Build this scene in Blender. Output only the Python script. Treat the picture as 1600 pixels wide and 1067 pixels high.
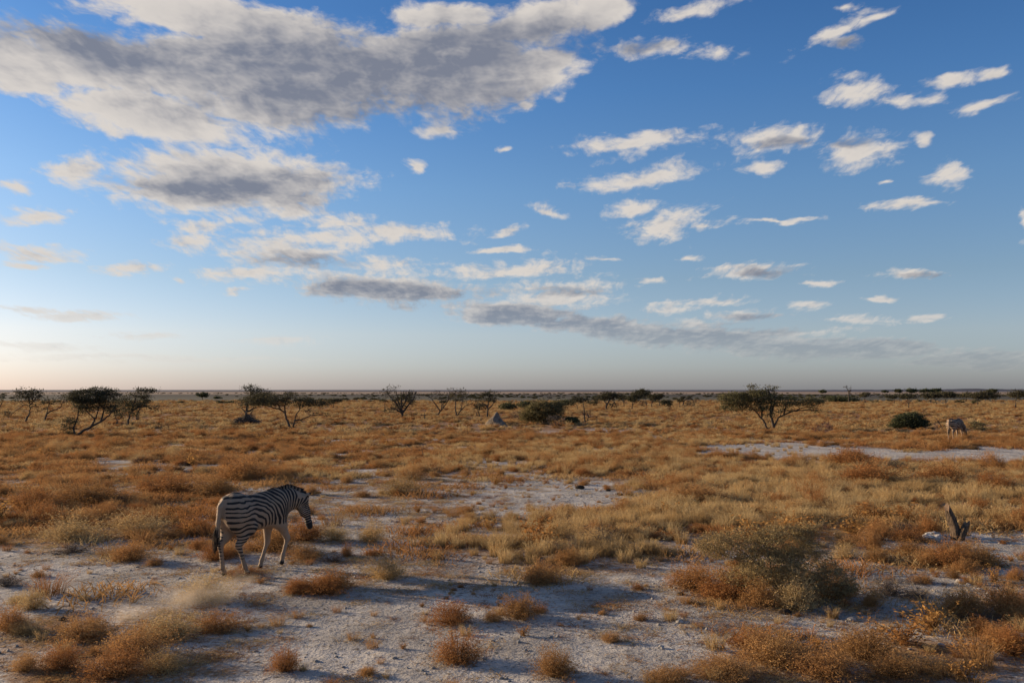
import bpy, math, random
import numpy as np
from mathutils import Vector

for _o in list(bpy.data.objects):
    bpy.data.objects.remove(_o, do_unlink=True)
SC = bpy.context.scene
COL = SC.collection
R = math.radians

# ------------------------------------------------------------------ camera
F = 1422.0                      # focal length in photo pixels (1600 wide)
HZ = 609.0                      # horizon row of the photo
CAMZ = 2.9
PITCH = math.atan((HZ - 533.5) / F)
cam_d = bpy.data.cameras.new('camera')
cam_d.sensor_width = 36.0
cam_d.lens = F / 1600 * 36
cam_d.clip_start = 0.1
cam_d.clip_end = 60000
cam = bpy.data.objects.new('camera', cam_d)
COL.objects.link(cam)
cam.location = (0, 0, CAMZ)
cam.rotation_euler = (math.pi / 2 + PITCH, 0, 0)
SC.camera = cam

def ray(px, py):
    x, y = (px - 800) / F, -(py - 533.5) / F
    c, s = math.cos(PITCH), math.sin(PITCH)
    return (x, c - y * s, s + y * c)

def ground_at(px, py):
    d = ray(px, py)
    k = -CAMZ / d[2]
    return d[0] * k, d[1] * k

def azt(px, py):
    d = ray(px, py)
    return math.atan2(d[0], d[1]), d[2] / math.hypot(d[0], d[1])

def pix(x, y, z=0.0):
    c, s = math.cos(PITCH), math.sin(PITCH)
    zz = z - CAMZ
    f = y * c + zz * s
    u = -y * s + zz * c
    return 800 + F * x / f, 533.5 - F * u / f

# ------------------------------------------------------------------ exposure and sun
VS = SC.view_settings
SC.display_settings.display_device = 'sRGB'
VS.view_transform = 'Standard'
VS.look = 'None'
VS.gamma = 1.0
VS.use_curve_mapping = False
EXPO = 0.848
VS.exposure = EXPO
SUN_EL = R(12)
SUN_AZ = R(-68)                 # from +Y, negative = left of the view
sd = bpy.data.lights.new('sun', 'SUN')
sd.energy = 4.5
sd.angle = R(0.5)
sd.color = (1.0, 0.77, 0.51)
sun = bpy.data.objects.new('sun', sd)
COL.objects.link(sun)
sun_dir = Vector((math.sin(SUN_AZ) * math.cos(SUN_EL), math.cos(SUN_AZ) * math.cos(SUN_EL), math.sin(SUN_EL)))
sun.rotation_euler = sun_dir.to_track_quat('Z', 'Y').to_euler()
SC.cycles.max_bounces = 4
SC.cycles.diffuse_bounces = 2
SC.cycles.transparent_max_bounces = 12
SC.cycles.use_denoising = True

# ------------------------------------------------------------------ node helper
class X:
    """a socket of a node tree with arithmetic"""
    T = None
    def __init__(s, sock): s.s = sock
    @staticmethod
    def m(op, *a, clamp=False):
        n = X.T.nodes.new('ShaderNodeMath'); n.operation = op; n.use_clamp = clamp
        for i, v in enumerate(a): X.put(v, n.inputs[i])
        return X(n.outputs[0])
    @staticmethod
    def put(v, sock):
        if isinstance(v, X): X.T.links.new(v.s, sock)
        else: sock.default_value = v
    def __add__(s, o): return X.m('ADD', s, o)
    __radd__ = __add__
    def __sub__(s, o): return X.m('SUBTRACT', s, o)
    def __rsub__(s, o): return X.m('SUBTRACT', o, s)
    def __mul__(s, o): return X.m('MULTIPLY', s, o)
    __rmul__ = __mul__
    def __truediv__(s, o): return X.m('DIVIDE', s, o)
    def __rtruediv__(s, o): return X.m('DIVIDE', o, s)
    def pw(s, o): return X.m('POWER', s, o)
    def mn(s, o): return X.m('MINIMUM', s, o)
    def mx(s, o): return X.m('MAXIMUM', s, o)

def sstep(v, a, b, lo=0.0, hi=1.0):
    n = X.T.nodes.new('ShaderNodeMapRange'); n.interpolation_type = 'SMOOTHSTEP'
    X.put(v, n.inputs[0])
    for i, k in enumerate((a, b, lo, hi)): X.put(k, n.inputs[i + 1])
    return X(n.outputs[0])

def comb(x, y, z=0.0):
    n = X.T.nodes.new('ShaderNodeCombineXYZ')
    for i, v in enumerate((x, y, z)): X.put(v, n.inputs[i])
    return X(n.outputs[0])

def sep(v):
    n = X.T.nodes.new('ShaderNodeSeparateXYZ'); X.put(v, n.inputs[0])
    return [X(o) for o in n.outputs]

def noise(vec, scale, detail=4, rough=0.55, lac=2.0, dist=0.0, col=False, dim='3D'):
    n = X.T.nodes.new('ShaderNodeTexNoise'); n.noise_dimensions = dim
    X.put(vec, n.inputs['Vector'])
    n.inputs['Scale'].default_value = scale; n.inputs['Detail'].default_value = detail
    n.inputs['Roughness'].default_value = rough; n.inputs['Lacunarity'].default_value = lac
    n.inputs['Distortion'].default_value = dist
    return X(n.outputs['Color' if col else 'Fac'])

def voro(vec, scale, feature='F1', out='Distance', detail=0.0, rand=1.0):
    n = X.T.nodes.new('ShaderNodeTexVoronoi'); n.feature = feature
    X.put(vec, n.inputs['Vector']); n.inputs['Scale'].default_value = scale
    n.inputs['Randomness'].default_value = rand
    if 'Detail' in n.inputs: n.inputs['Detail'].default_value = detail
    return X(n.outputs[out])

def mixc(f, a, b, mode='MIX'):
    n = X.T.nodes.new('ShaderNodeMix'); n.data_type = 'RGBA'; n.blend_type = mode
    X.put(f, n.inputs[0])
    for v, k in ((a, 6), (b, 7)):
        if isinstance(v, X): X.T.links.new(v.s, n.inputs[k])
        else: n.inputs[k].default_value = (*v[:3], 1)
    return X(n.outputs[2])

def vadd(a, b, op='ADD'):
    n = X.T.nodes.new('ShaderNodeVectorMath'); n.operation = op
    X.put(a, n.inputs[0]); X.put(b, n.inputs[1])
    return X(n.outputs[1 if op in ('DOT_PRODUCT', 'DISTANCE') else 0])

def vscale(a, k):
    n = X.T.nodes.new('ShaderNodeVectorMath'); n.operation = 'SCALE'
    X.put(a, n.inputs[0]); X.put(k, n.inputs['Scale'])
    return X(n.outputs[0])

# ------------------------------------------------------------------ world: clear evening sky with drifting cumulus
W = bpy.data.worlds.new('World'); SC.world = W
W.use_nodes = True
X.T = W.node_tree
X.T.nodes.clear()
SKY_STR = 0.05
sky = X.T.nodes.new('ShaderNodeTexSky')
sky.sky_type = 'NISHITA'
sky.sun_disc = False
sky.sun_elevation = SUN_EL
sky.sun_rotation = SUN_AZ
sky.altitude = 1000
sky.air_density = 1.0
sky.dust_density = 1.5
sky.ozone_density = 3.0
DIRV = X(X.T.nodes.new('ShaderNodeTexCoord').outputs['Generated'])
dx, dy, dz = sep(DIRV)
hor = X.m('SQRT', dx * dx + dy * dy)
az = X.m('ARCTAN2', dx, dy)
tan_el = dz / hor.mx(0.02)
zc = dz.mx(0.0) + 0.16
plane = comb(dx / zc, dy / zc, 0.0)
# clouds: (photo column, row, half width, half height, tilt) of each cloud mass, turned into sky angles
CLOUDS = [
 (200,112,270,72,0),(450,112,330,104,3),(690,105,200,88,4),(845,35,115,42,12),(240,190,180,46,-6),(330,20,230,48,0),(40,115,110,48,0),
 (930,20,60,30,20),(820,110,80,50,0),(700,20,120,30,0),
 (800,490,112,20,-2),(950,512,160,20,-6),(1100,530,220,19,-4),(1300,546,230,17,-1),(1540,562,140,16,0),(612,454,140,25,-1),
 (360,285,205,64,2),(320,305,170,38,-4),(480,285,100,26,0),(130,266,62,30,8),(50,334,50,22,4),(15,292,38,17,15),(258,250,40,18,5),(455,330,46,15,15),
 (520,346,80,13,4),(200,416,66,13,8),(60,393,74,14,0),(45,411,55,7,0),(305,376,48,24,10),(320,352,45,12,0),(375,456,26,6,8),(280,440,12,7,0),
 (455,395,130,40,2),(395,430,90,18,2),(620,366,110,17,2),(515,375,70,18,0),(600,418,105,22,2),(800,423,115,16,4),(560,440,90,28,0),
 (855,466,110,32,3),(860,449,84,11,3),(1050,481,48,10,4),(1160,493,74,11,0),
 (1120,469,60,7,0),(1085,508,60,12,0),(1210,520,140,10,0),
 (1000,82,78,28,-4),(1110,88,52,18,4),(1080,12,66,15,8),(1310,48,80,15,22),(1365,30,40,10,20),(1325,66,34,14,0),(1340,152,84,24,-6),(1415,158,60,16,0),
 (1490,122,46,14,18),(1555,104,38,11,10),(1525,160,56,9,12),(1330,5,30,12,0),
 (1000,226,105,19,6),(1000,276,110,16,8),(1205,220,92,28,3),(1180,262,42,10,4),(1330,238,66,28,4),(1472,272,34,23,10),(1385,284,13,6,15),
 (1040,352,62,28,8),(985,320,38,14,8),(1110,353,44,10,0),(1410,320,62,10,-2),(868,326,34,10,-10),(800,360,34,10,6),(645,258,18,9,12),(815,165,30,13,8),
 (690,202,28,10,4),(785,238,14,6,0),(1600,350,12,28,0),(1165,424,82,12,3),(1275,437,32,6,0),(1415,433,60,8,-2),(1372,467,30,7,0),(1265,479,38,9,0),
 (1066,401,26,7,0),(1010,437,22,5,0),(1455,498,34,6,0),(785,392,44,6,0),(940,408,28,5,0),(1340,500,70,8,0),(1440,213,16,9,0),(1215,350,60,5,0),
 (110,495,100,10,0),(40,482,70,7,0),(210,560,330,6,0),(430,533,70,9,0),(60,540,120,8,0),(230,525,60,5,0)]
SHADES = [(230,95,270,62,-3),(520,110,300,92,2),(700,90,190,60,6),(640,160,220,45,4),(880,60,70,42,0),(100,75,110,30,-10),
 (370,292,150,36,0),(450,275,70,20,0),(480,408,90,12,0),(620,460,150,24,-1),(880,500,200,20,-4),(1060,528,260,22,-4),(1290,550,270,24,-1),(1180,496,60,8,0),
 (1000,75,60,14,0),(1330,70,50,14,0),(1210,228,60,10,0),(1330,225,40,10,0),(1440,435,45,5,0),(1200,424,60,6,0),(880,455,60,8,0),(1530,566,160,22,0),(1180,512,120,10,0)]

def blob_field(vec, blobs, thin=1.0):
    m = None
    for px, py, rx, ry, rot in blobs:
        a, t = azt(px, py)
        k = math.cos(a)
        n = X.T.nodes.new('ShaderNodeMapping'); n.vector_type = 'TEXTURE'
        if m is None:
            X.put(vec, n.inputs[0])
        else:                       # evaluated one after the other, which keeps the shader small
            q = X.T.nodes.new('ShaderNodeVectorMath'); q.operation = 'MULTIPLY_ADD'
            X.put(m, q.inputs[0]); q.inputs[1].default_value = (0, 0, 1e-9); X.put(vec, q.inputs[2])
            X.put(X(q.outputs[0]), n.inputs[0])
        n.inputs['Location'].default_value = (a, t, 0)
        n.inputs['Rotation'].default_value = (0, 0, R(rot))
        n.inputs['Scale'].default_value = (rx / F * k * k, ry / F * k, 1)
        v = X(n.outputs[0])
        d = vadd(v, v, 'DOT_PRODUCT')
        m = d if m is None else m.mn(d)
    return 1.0 - X.m('SQRT', m)

warp = noise(plane, 2.6, 4, 0.6, col=True, dim='2D')
wx, wy, _ = sep(warp)
far = sstep(tan_el, 0.02, 0.40, 0.25, 1.0)
uv = comb(az + (wx - 0.5) * (0.10 * far), tan_el + (wy - 0.5) * (0.055 * far), 0.0)
core = blob_field(uv, CLOUDS[17:])
big = blob_field(uv, CLOUDS[:17])
core = (core * 0.98 - 0.06).mx((big * 2.2).mn(1.5))
# beyond the part in view the same broken cloud cover goes on
outside = sstep(X.m('ABSOLUTE', az), 0.60, 0.80).mx(sstep(tan_el, 0.46, 0.62))
more = (noise(plane, 0.75, 2, 0.5, dim='2D') - 0.56) * 6.0
core = core.mx(more.mn(0.9) + (outside - 1.0) * 6.0)
tp = tan_el.mx(0.0) + 0.20
fvec = vadd(comb(az / tp, X.m('LOGARITHM', tp, 2.718) * 1.5, 0.0), vscale(warp, 0.10))
def billows(off):
    n = X.T.nodes.new('ShaderNodeTexVoronoi'); n.voronoi_dimensions = '2D'; n.feature = 'F1'; n.normalize = True
    X.put(vadd(fvec, off), n.inputs['Vector']); n.inputs['Scale'].default_value = 17.0
    n.inputs['Detail'].default_value = 2.0; n.inputs['Roughness'].default_value = 0.62; n.inputs['Lacunarity'].default_value = 2.3
    return 0.5 - X(n.outputs['Distance'])
puff = noise(plane, 4.6, 6, 0.56, 2.1, dim='2D')
fine = noise(fvec, 24.0, 4, 0.62, 2.1, dim='2D')
bil = billows((0.0, 0.0, 0.0))
dens = core + (puff - 0.5) * 1.6 + (fine - 0.5) * 1.25 + bil * 1.05
alpha = sstep(dens, 0.0, 1.02)
# grey, thick undersides; sunlit rims
shade = blob_field(uv, SHADES).mx((more - 0.5).mn(0.8) + (outside - 1.0) * 6.0) + (puff - 0.5) * 1.4
# light comes from the left: compare with the texture one step towards the sun
puff_s = noise(vadd(plane, (-0.060, 0.020, 0.0)), 4.6, 4, 0.56, 2.1, dim='2D')
bil_s = billows((-0.020, 0.016, 0.0))
relief = (puff - puff_s) * 1.7 + (bil - bil_s) * 0.9
grey = sstep(shade, -0.66, 0.80) * 0.95 - relief * 0.80 + (wx - 0.5) * 0.40 + (0.5 - fine) * 0.15
grey = sstep(grey, -0.15, 1.35, 0.0, 1.08)
body = sstep(dens, 0.7, 2.4) * 0.16
grey = X.m('ADD', grey * 0.86 + 0.10, body, clamp=True)
KS = 1.0 / (SKY_STR * 2 ** EXPO)
LIT = tuple(c * KS for c in (0.78, 0.715, 0.645))
GREY = tuple(c * KS for c in (0.205, 0.222, 0.278))
cloud_col = mixc(grey, LIT, GREY)
low = sstep(tan_el, 0.015, 0.14)
alpha = alpha * sstep(tan_el, 0.004, 0.085, 0.25, 0.96)
# colour response of the camera along the height of the sky
ramp = X.T.nodes.new('ShaderNodeValToRGB')
X.put(tan_el / 0.5, ramp.inputs[0])
RESP = [(0.0, (1.32, 1.31, 1.82)), (0.05, (1.53, 1.47, 1.86)), (0.12, (1.76, 1.55, 1.71)), (0.24, (1.58, 1.48, 1.53)),
        (0.44, (1.38, 1.55, 1.72)), (0.66, (1.00, 1.41, 1.78)), (0.84, (0.82, 1.27, 1.70))]
while len(ramp.color_ramp.elements) < len(RESP):
    ramp.color_ramp.elements.new(0.5)
for e, (p, c) in zip(ramp.color_ramp.elements, RESP):
    e.position = p
    e.color = (c[0] / 2, c[1] / 2, c[2] / 2, 1)
base = vscale(mixc(1.0, X(sky.outputs[0]), X(ramp.outputs[0]), 'MULTIPLY'), 2.0)
cloud_col = mixc(low, mixc(0.36, cloud_col, vscale(base, 1.05)), cloud_col)   # seen through much air
final = mixc(alpha, base, cloud_col)
bg = X.T.nodes.new('ShaderNodeBackground')
X.T.links.new(final.s, bg.inputs[0])
bg.inputs[1].default_value = SKY_STR
wo = X.T.nodes.new('ShaderNodeOutputWorld')
X.T.links.new(bg.outputs[0], wo.inputs[0])
W.cycles.sampling_method = 'NONE'

# ------------------------------------------------------------------ object helpers
def tag(o, label=None, cat=None, group=None, kind=None):
    if label: o['label'] = label
    if cat: o['category'] = cat
    if group: o['group'] = group
    if kind: o['kind'] = kind
    return o

def empty(name, loc, rz=0.0):
    o = bpy.data.objects.new(name, None); COL.objects.link(o)
    o.empty_display_size = 0.2
    o.location = loc; o.rotation_euler = (0, 0, rz)
    return o

def link(name, me, parent=None, mat=None):
    o = bpy.data.objects.new(name, me); COL.objects.link(o)
    if parent: o.parent = parent
    if mat and not me.materials: me.materials.append(mat)
    return o

def mesh(name, V, Fc, mat=None, smooth=False, attrs=None):
    """mesh from numpy vertices and a list/array of equal sized faces (or a list of such arrays)"""
    me = bpy.data.meshes.new(name)
    V = np.asarray(V, np.float32)
    parts = Fc if isinstance(Fc, list) and not isinstance(Fc[0], tuple) else [Fc]
    parts = [np.asarray(f, np.int32) for f in parts if len(f)]
    me.vertices.add(len(V)); me.vertices.foreach_set('co', V.ravel())
    loops = np.concatenate([f.ravel() for f in parts])
    tot = np.concatenate([np.full(len(f), f.shape[1], np.int32) for f in parts])
    me.loops.add(len(loops)); me.loops.foreach_set('vertex_index', loops)
    me.polygons.add(len(tot))
    me.polygons.foreach_set('loop_start', np.concatenate([[0], np.cumsum(tot)[:-1]]).astype(np.int32))
    me.polygons.foreach_set('loop_total', tot)
    if smooth: me.polygons.foreach_set('use_smooth', np.ones(len(tot), bool))
    me.update(calc_edges=True)
    for k, a in (attrs or {}).items():
        at = me.attributes.new(k, 'FLOAT', 'POINT'); at.data.foreach_set('value', np.asarray(a, np.float32))
    me.validate()
    if mat: me.materials.append(mat)
    return me

class MB:
    """collects tubes, blades and lumps for one mesh"""
    def __init__(s): s.V = []; s.Q = []; s.T = []; s.A = []; s.n = 0
    def add(s, V, Q=(), T=(), a=0.0):
        V = np.asarray(V, float)
        if len(Q): s.Q.append(np.asarray(Q, int) + s.n)
        if len(T): s.T.append(np.asarray(T, int) + s.n)
        s.V.append(V); s.A.append(np.full(len(V), a) if np.isscalar(a) else np.asarray(a)); s.n += len(V)
    def tube(s, P, rad, sides=5, a=0.0):
        P = np.asarray(P, float); n = len(P); rad = np.broadcast_to(rad, (n,))
        T = np.gradient(P, axis=0); T /= np.linalg.norm(T, axis=1)[:, None] + 1e-9
        ref = np.array([0.3, 0.2, 1.0]) if abs(T[:, 2]).mean() < 0.8 else np.array([1.0, 0.2, 0.1])
        A = np.cross(T, ref); A /= np.linalg.norm(A, axis=1)[:, None] + 1e-9
        B = np.cross(T, A)
        th = np.linspace(0, 2 * np.pi, sides, endpoint=False)
        ring = P[:, None] + rad[:, None, None] * (np.cos(th)[None, :, None] * A[:, None] + np.sin(th)[None, :, None] * B[:, None])
        V = ring.reshape(-1, 3); Q = []
        for i in range(n - 1):
            for j in range(sides):
                k = (j + 1) % sides
                Q.append((i * sides + j, i * sides + k, (i + 1) * sides + k, (i + 1) * sides + j))
        V = np.vstack([V, P[-1:]])
        Tt = [((n - 1) * sides + j, (n - 1) * sides + (j + 1) % sides, n * sides) for j in range(sides)]
        s.add(V, Q, Tt, a)
    def mesh(s, name, mat=None, smooth=False, attr='tone'):
        return mesh(name, np.vstack(s.V), [np.vstack(x) for x in (s.Q, s.T) if x], mat, smooth, {attr: np.concatenate(s.A)})

def smoothstep(a, b, x):
    t = np.clip((x - a) / (b - a), 0, 1)
    return t * t * (3 - 2 * t)

def vnoise(x, y, seed=0):
    """smooth value noise in [-1, 1]"""
    x = np.asarray(x, float); y = np.asarray(y, float)
    xi = np.floor(x).astype(np.int64); yi = np.floor(y).astype(np.int64)
    fx = x - xi; fy = y - yi
    fx = fx * fx * (3 - 2 * fx); fy = fy * fy * (3 - 2 * fy)
    def h(a, b):
        k = (a * 374761393 + b * 668265263 + seed * 974711) & 0x7fffffff
        k = ((k ^ (k >> 13)) * 1274126177) & 0x7fffffff
        return ((k ^ (k >> 16)) & 0xffff) / 32767.5 - 1
    return (h(xi, yi) * (1 - fx) + h(xi + 1, yi) * fx) * (1 - fy) + (h(xi, yi + 1) * (1 - fx) + h(xi + 1, yi + 1) * fx) * fy

def fbm(x, y, seed=0, octv=4):
    return sum(vnoise(x * 2 ** k, y * 2 ** k, seed + k * 7) * 0.5 ** k for k in range(octv)) / 1.6

def terrain(x, y):
    x = np.asarray(x, float); y = np.asarray(y, float)
    fade = np.clip((400 - np.hypot(x, y)) / 300, 0, 1)
    return (fbm(x / 5.0, y / 5.0, 3, 3) * 0.035 + fbm(x / 24.0, y / 24.0, 9, 2) * 0.05) * fade

def put(px, py):
    x, y = ground_at(px, py)
    return x, y, float(terrain(x, y))

# ------------------------------------------------------------------ materials
def mat(name):
    m = bpy.data.materials.new(name); m.use_nodes = True
    X.T = m.node_tree; X.T.nodes.clear()
    return m

def attr(name, out='Fac'):
    n = X.T.nodes.new('ShaderNodeAttribute'); n.attribute_name = name
    return X(n.outputs[out])

def obj_random():
    return X(X.T.nodes.new('ShaderNodeObjectInfo').outputs['Random'])

def coords(kind='Object'):
    return X(X.T.nodes.new('ShaderNodeTexCoord').outputs[kind])

def position():
    return X(X.T.nodes.new('ShaderNodeNewGeometry').outputs['Position'])

def surface(col, rough=0.9, spec=0.15, bump=None, bump_d=0.01, trans=0.0):
    b = X.T.nodes.new('ShaderNodeBsdfPrincipled')
    if isinstance(col, X): X.T.links.new(col.s, b.inputs['Base Color'])
    else: b.inputs['Base Color'].default_value = (*col, 1)
    X.put(rough, b.inputs['Roughness'])
    b.inputs['Specular IOR Level'].default_value = spec
    if bump is not None:
        n = X.T.nodes.new('ShaderNodeBump'); n.inputs['Distance'].default_value = bump_d
        X.put(bump, n.inputs['Height']); X.T.links.new(n.outputs[0], b.inputs['Normal'])
    out = b.outputs[0]
    if trans:
        t = X.T.nodes.new('ShaderNodeBsdfTranslucent')
        if isinstance(col, X): X.T.links.new(col.s, t.inputs[0])
        else: t.inputs[0].default_value = (*col, 1)
        mx = X.T.nodes.new('ShaderNodeMixShader'); mx.inputs[0].default_value = trans
        X.T.links.new(out, mx.inputs[1]); X.T.links.new(t.outputs[0], mx.inputs[2]); out = mx.outputs[0]
    o = X.T.nodes.new('ShaderNodeOutputMaterial'); X.T.links.new(out, o.inputs[0])

# ------------------------------------------------------------------ where the ground is bare and where straw grass stands (photo places, turned into ground places)
BARE = [(720,985,400,95,1.0),(1010,965,280,70,1.0),(600,868,250,38,0.85),(840,783,225,34,1.0),(750,764,220,24,0.85),(170,872,270,40,0.8),(600,805,240,46,0.9),
        (1400,925,250,48,0.95),(1260,705,190,12,1.0),(1490,711,170,12,1.0),(1465,852,85,13,1.0),(415,900,100,26,0.95),(440,1000,170,85,0.95),(1545,858,90,32,0.9),(50,930,130,45,0.7),(300,860,140,26,0.6),
        (1010,900,110,22,0.8),(330,1050,90,60,0.6),(1330,880,60,18,0.8),(1580,745,50,12,0.7),(560,700,60,5,0.6),(420,700,50,5,0.5),(980,672,60,4,0.6),(850,678,60,4,0.6),
        (1190,690,60,6,0.6),(240,760,60,6,0.5),(60,745,50,5,0.4),(120,722,50,4,0.4),(440,752,50,5,0.5),(1080,1010,120,30,0.8)]
STRAW = [(1330,765,300,42,1.0),(880,845,190,40,1.0),(1150,800,200,34,1.0),(1450,800,200,22,0.9),(900,725,220,22,0.7),(1250,735,150,14,0.6),(1180,760,120,30,0.8),(560,735,160,18,0.4),(1000,700,260,16,0.5)]
THICKETS = [(190,1018,190,66,1.0),(1350,1045,260,52,1.0),(1570,985,80,50,1.0),(1180,930,130,28,0.9),(880,848,200,44,1.0),(1200,800,215,55,1.0),(1480,880,90,22,0.7),(1450,800,220,30,1.0),(110,842,220,16,0.8)]
def field(lst, px, py):
    v = np.zeros_like(px)
    for a, b, rx, ry, k in lst:
        d = ((px - a) / rx) ** 2 + ((py - b) / ry) ** 2
        v = np.maximum(v, k * smoothstep(1.75, 0.45, d))
    return v

def bare_field(px, py, n1, n2):
    k = np.clip((py - 609) / 200, 0.1, 1)
    b = field(BARE, px + n2 * 70 * k, py + n1 * 22 * k + n2 * 10 * k)
    th = field(THICKETS, px + n2 * 30, py + n1 * 14)
    fore = smoothstep(825, 872, py + n1 * 22) * (0.66 + 0.40 * n2)          # trodden ground by the track
    spots = 0.85 * smoothstep(0.12, 0.46, n1 * 0.55 + n2 * 0.65 + 0.12 * smoothstep(1000, 300, px)) * smoothstep(655, 700, py)
    b = np.maximum(b, spots)
    return np.clip(np.maximum(b, fore) * (1 - 0.75 * th), 0, 1)

def bare_at(x, y):
    px, py = pix(x, np.maximum(y, 1.0))
    n1 = fbm(x * 0.22, y * 0.22, 31, 4); n2 = fbm(x * 0.9, y * 0.9, 37, 3)
    b = bare_field(px, py, n1, n2)
    return np.where((y > 1) & (np.abs(px - 800) < 1300), b, 0.6 + 0.3 * n1)

def plain_density(x, y):
    px, py = pix(x, y)
    n1 = fbm(x * 0.22, y * 0.22, 31, 4); n2 = fbm(x * 0.9, y * 0.9, 37, 3)
    bare = bare_field(px, py, n1, n2)
    straw = field(STRAW, px + n2 * 20, py + n1 * 8)
    patchy = smoothstep(-0.85, -0.15, n1 + 0.5 * n2)
    patchy = np.where(py > 745, patchy * 0.9, 0.25 + 0.75 * patchy)
    return (1 - bare) * patchy, straw * (1 - 0.8 * bare), bare


# ------------------------------------------------------------------ ground: one sheet from the wheels to the horizon
def make_ground():
    rr = np.concatenate([[0.5], np.geomspace(3, 400, 330), np.geomspace(430, 30000, 40)])
    na = 540
    th = np.linspace(0, 2 * np.pi, na, endpoint=False)
    Rr, Th = np.meshgrid(rr, th, indexing='ij')
    x, y = Rr * np.sin(Th), Rr * np.cos(Th)
    V = np.stack([x, y, terrain(x, y)], -1).reshape(-1, 3)
    i, j = np.meshgrid(np.arange(len(rr) - 1), np.arange(na), indexing='ij')
    k = (j + 1) % na
    Q = np.stack([i * na + j, (i + 1) * na + j, (i + 1) * na + k, i * na + k], -1).reshape(-1, 4)
    V = np.vstack([V, [[0, 0, float(terrain(0, 0))]]]); c = len(V) - 1
    T = np.array([(c, j, (j + 1) % na) for j in range(na)])
    m = mat('pale calcrete and dry plain')
    p = position(); x, y, _ = sep(p)
    dist = X.m('SQRT', x * x + y * y)
    big = noise(p, 0.11, 3, 0.55)
    mid = noise(p, 0.9, 5, 0.62)
    fine = noise(p, 9.0, 6, 0.68)
    grit = noise(p, 55.0, 4, 0.65)
    peb = voro(p, 26.0)
    bare = mixc(sstep(mid, 0.35, 0.7), (0.48, 0.445, 0.405), (0.35, 0.322, 0.295))
    bare = mixc(sstep(fine, 0.52, 0.66), bare, (0.165, 0.135, 0.108))
    bare = mixc(sstep(grit, 0.58, 0.70) * 0.8, bare, (0.58, 0.54, 0.48))
    bare = mixc(sstep(grit, 0.42, 0.30) * 0.7, bare, (0.105, 0.082, 0.064))
    straw = mixc(fine, (0.33, 0.180, 0.075), (0.19, 0.092, 0.038))
    open_ = attr('bare')
    litter = sstep(mid * 0.55 + fine * 0.45 + (big - 0.5) * 0.3 + (0.5 - open_) * 0.30, 0.46, 0.66)
    near = mixc(litter * 0.88, bare, straw)
    # the plain further out: closed dry cover, then grey-green flats, dark flats, the tan pan and the far shore
    streak = noise(comb(x * 0.012, y * 0.004), 1.0, 5, 0.6)
    st2 = noise(comb(x * 0.05, y * 0.02), 1.0, 4, 0.6)
    d2 = dist * (1.0 + (streak - 0.5) * 0.35)
    far = mixc(st2, (0.29, 0.150, 0.058), (0.18, 0.085, 0.035))
    near = mixc(sstep(dist, 45.0, 110.0), near, far)
    c = mixc(sstep(d2, 140.0, 270.0), near, mixc(st2, (0.125, 0.105, 0.068), (0.080, 0.076, 0.052)))
    c = mixc(sstep(d2, 310.0, 420.0), c, mixc(st2, (0.085, 0.068, 0.050), (0.056, 0.050, 0.040)))
    d3 = dist * (1.0 + (streak - 0.5) * 0.10)
    c = mixc(sstep(d3, 600.0, 660.0), c, (0.30, 0.215, 0.15))
    c = mixc(sstep(d3, 1320.0, 1500.0), c, (0.10, 0.098, 0.115))
    h = fine * 0.6 + grit * 0.35 + peb * 0.25 + mid * 0.7
    clod = voro(vadd(p, vscale(noise(p, 6.0, 2, col=True), 0.12)), 7.0)
    h = (h + clod * 0.5) * sstep(noise(p, 0.45, 3, 0.6), 0.3, 0.7, 0.35, 1.15)
    surface(c, 0.95, 0.1, h * sstep(dist, 20.0, 150.0, 1.0, 0.0), 0.11)
    g = link('ground', mesh('ground', V, [Q, T], m, True, {'bare': bare_at(V[:, 0], V[:, 1])}))
    tag(g, 'pale stony calcrete ground running out to dry plain and a tan salt pan', 'ground', kind='structure')
make_ground()

# low dark shore beyond the pan, at the right of the horizon
def make_shore():
    m = mat('far shore')
    surface(mixc(noise(position(), 0.01, 3), (0.10, 0.10, 0.115), (0.07, 0.07, 0.085)), 0.95, 0.05)
    rng = np.random.default_rng(8)
    az0 = np.radians(np.linspace(6, 52, 220)); d = 5200.0
    prof = np.clip((np.degrees(az0) - 12) / 14, 0, 1) * 0.55 * (5.0 + 5.0 * np.abs(fbm(az0 * 60, az0 * 0, 4, 4)) * 2 + 4 * np.clip((np.degrees(az0) - 21) / 4, 0, 1)) + 0.4
    V = []; Q = []
    for i, a in enumerate(az0):
        for dd, hh in ((-60, -1), (-20, 0.8), (40, 1), (160, 0.9), (420, -1)):
            V.append(((d + dd) * math.sin(a), (d + dd) * math.cos(a), prof[i] * hh if hh > 0 else -2.0))
        if i:
            Q += [((i - 1) * 5 + k, i * 5 + k, i * 5 + k + 1, (i - 1) * 5 + k + 1) for k in range(4)]
    o = link('hills', mesh('hills', V, Q, m, True))
    tag(o, 'low dark rise on the far shore of the salt pan at the horizon', 'hills', kind='structure')
make_shore()

# ------------------------------------------------------------------ dry plants
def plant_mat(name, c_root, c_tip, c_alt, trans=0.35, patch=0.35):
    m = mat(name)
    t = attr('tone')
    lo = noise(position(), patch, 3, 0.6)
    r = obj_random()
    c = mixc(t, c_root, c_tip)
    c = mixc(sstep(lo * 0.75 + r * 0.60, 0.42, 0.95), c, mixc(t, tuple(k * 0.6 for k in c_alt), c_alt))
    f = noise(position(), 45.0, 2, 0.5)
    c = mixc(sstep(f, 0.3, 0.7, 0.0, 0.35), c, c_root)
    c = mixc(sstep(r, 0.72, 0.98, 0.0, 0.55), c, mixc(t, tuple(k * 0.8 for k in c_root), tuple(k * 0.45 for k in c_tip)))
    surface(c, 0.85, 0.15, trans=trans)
    return m

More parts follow.
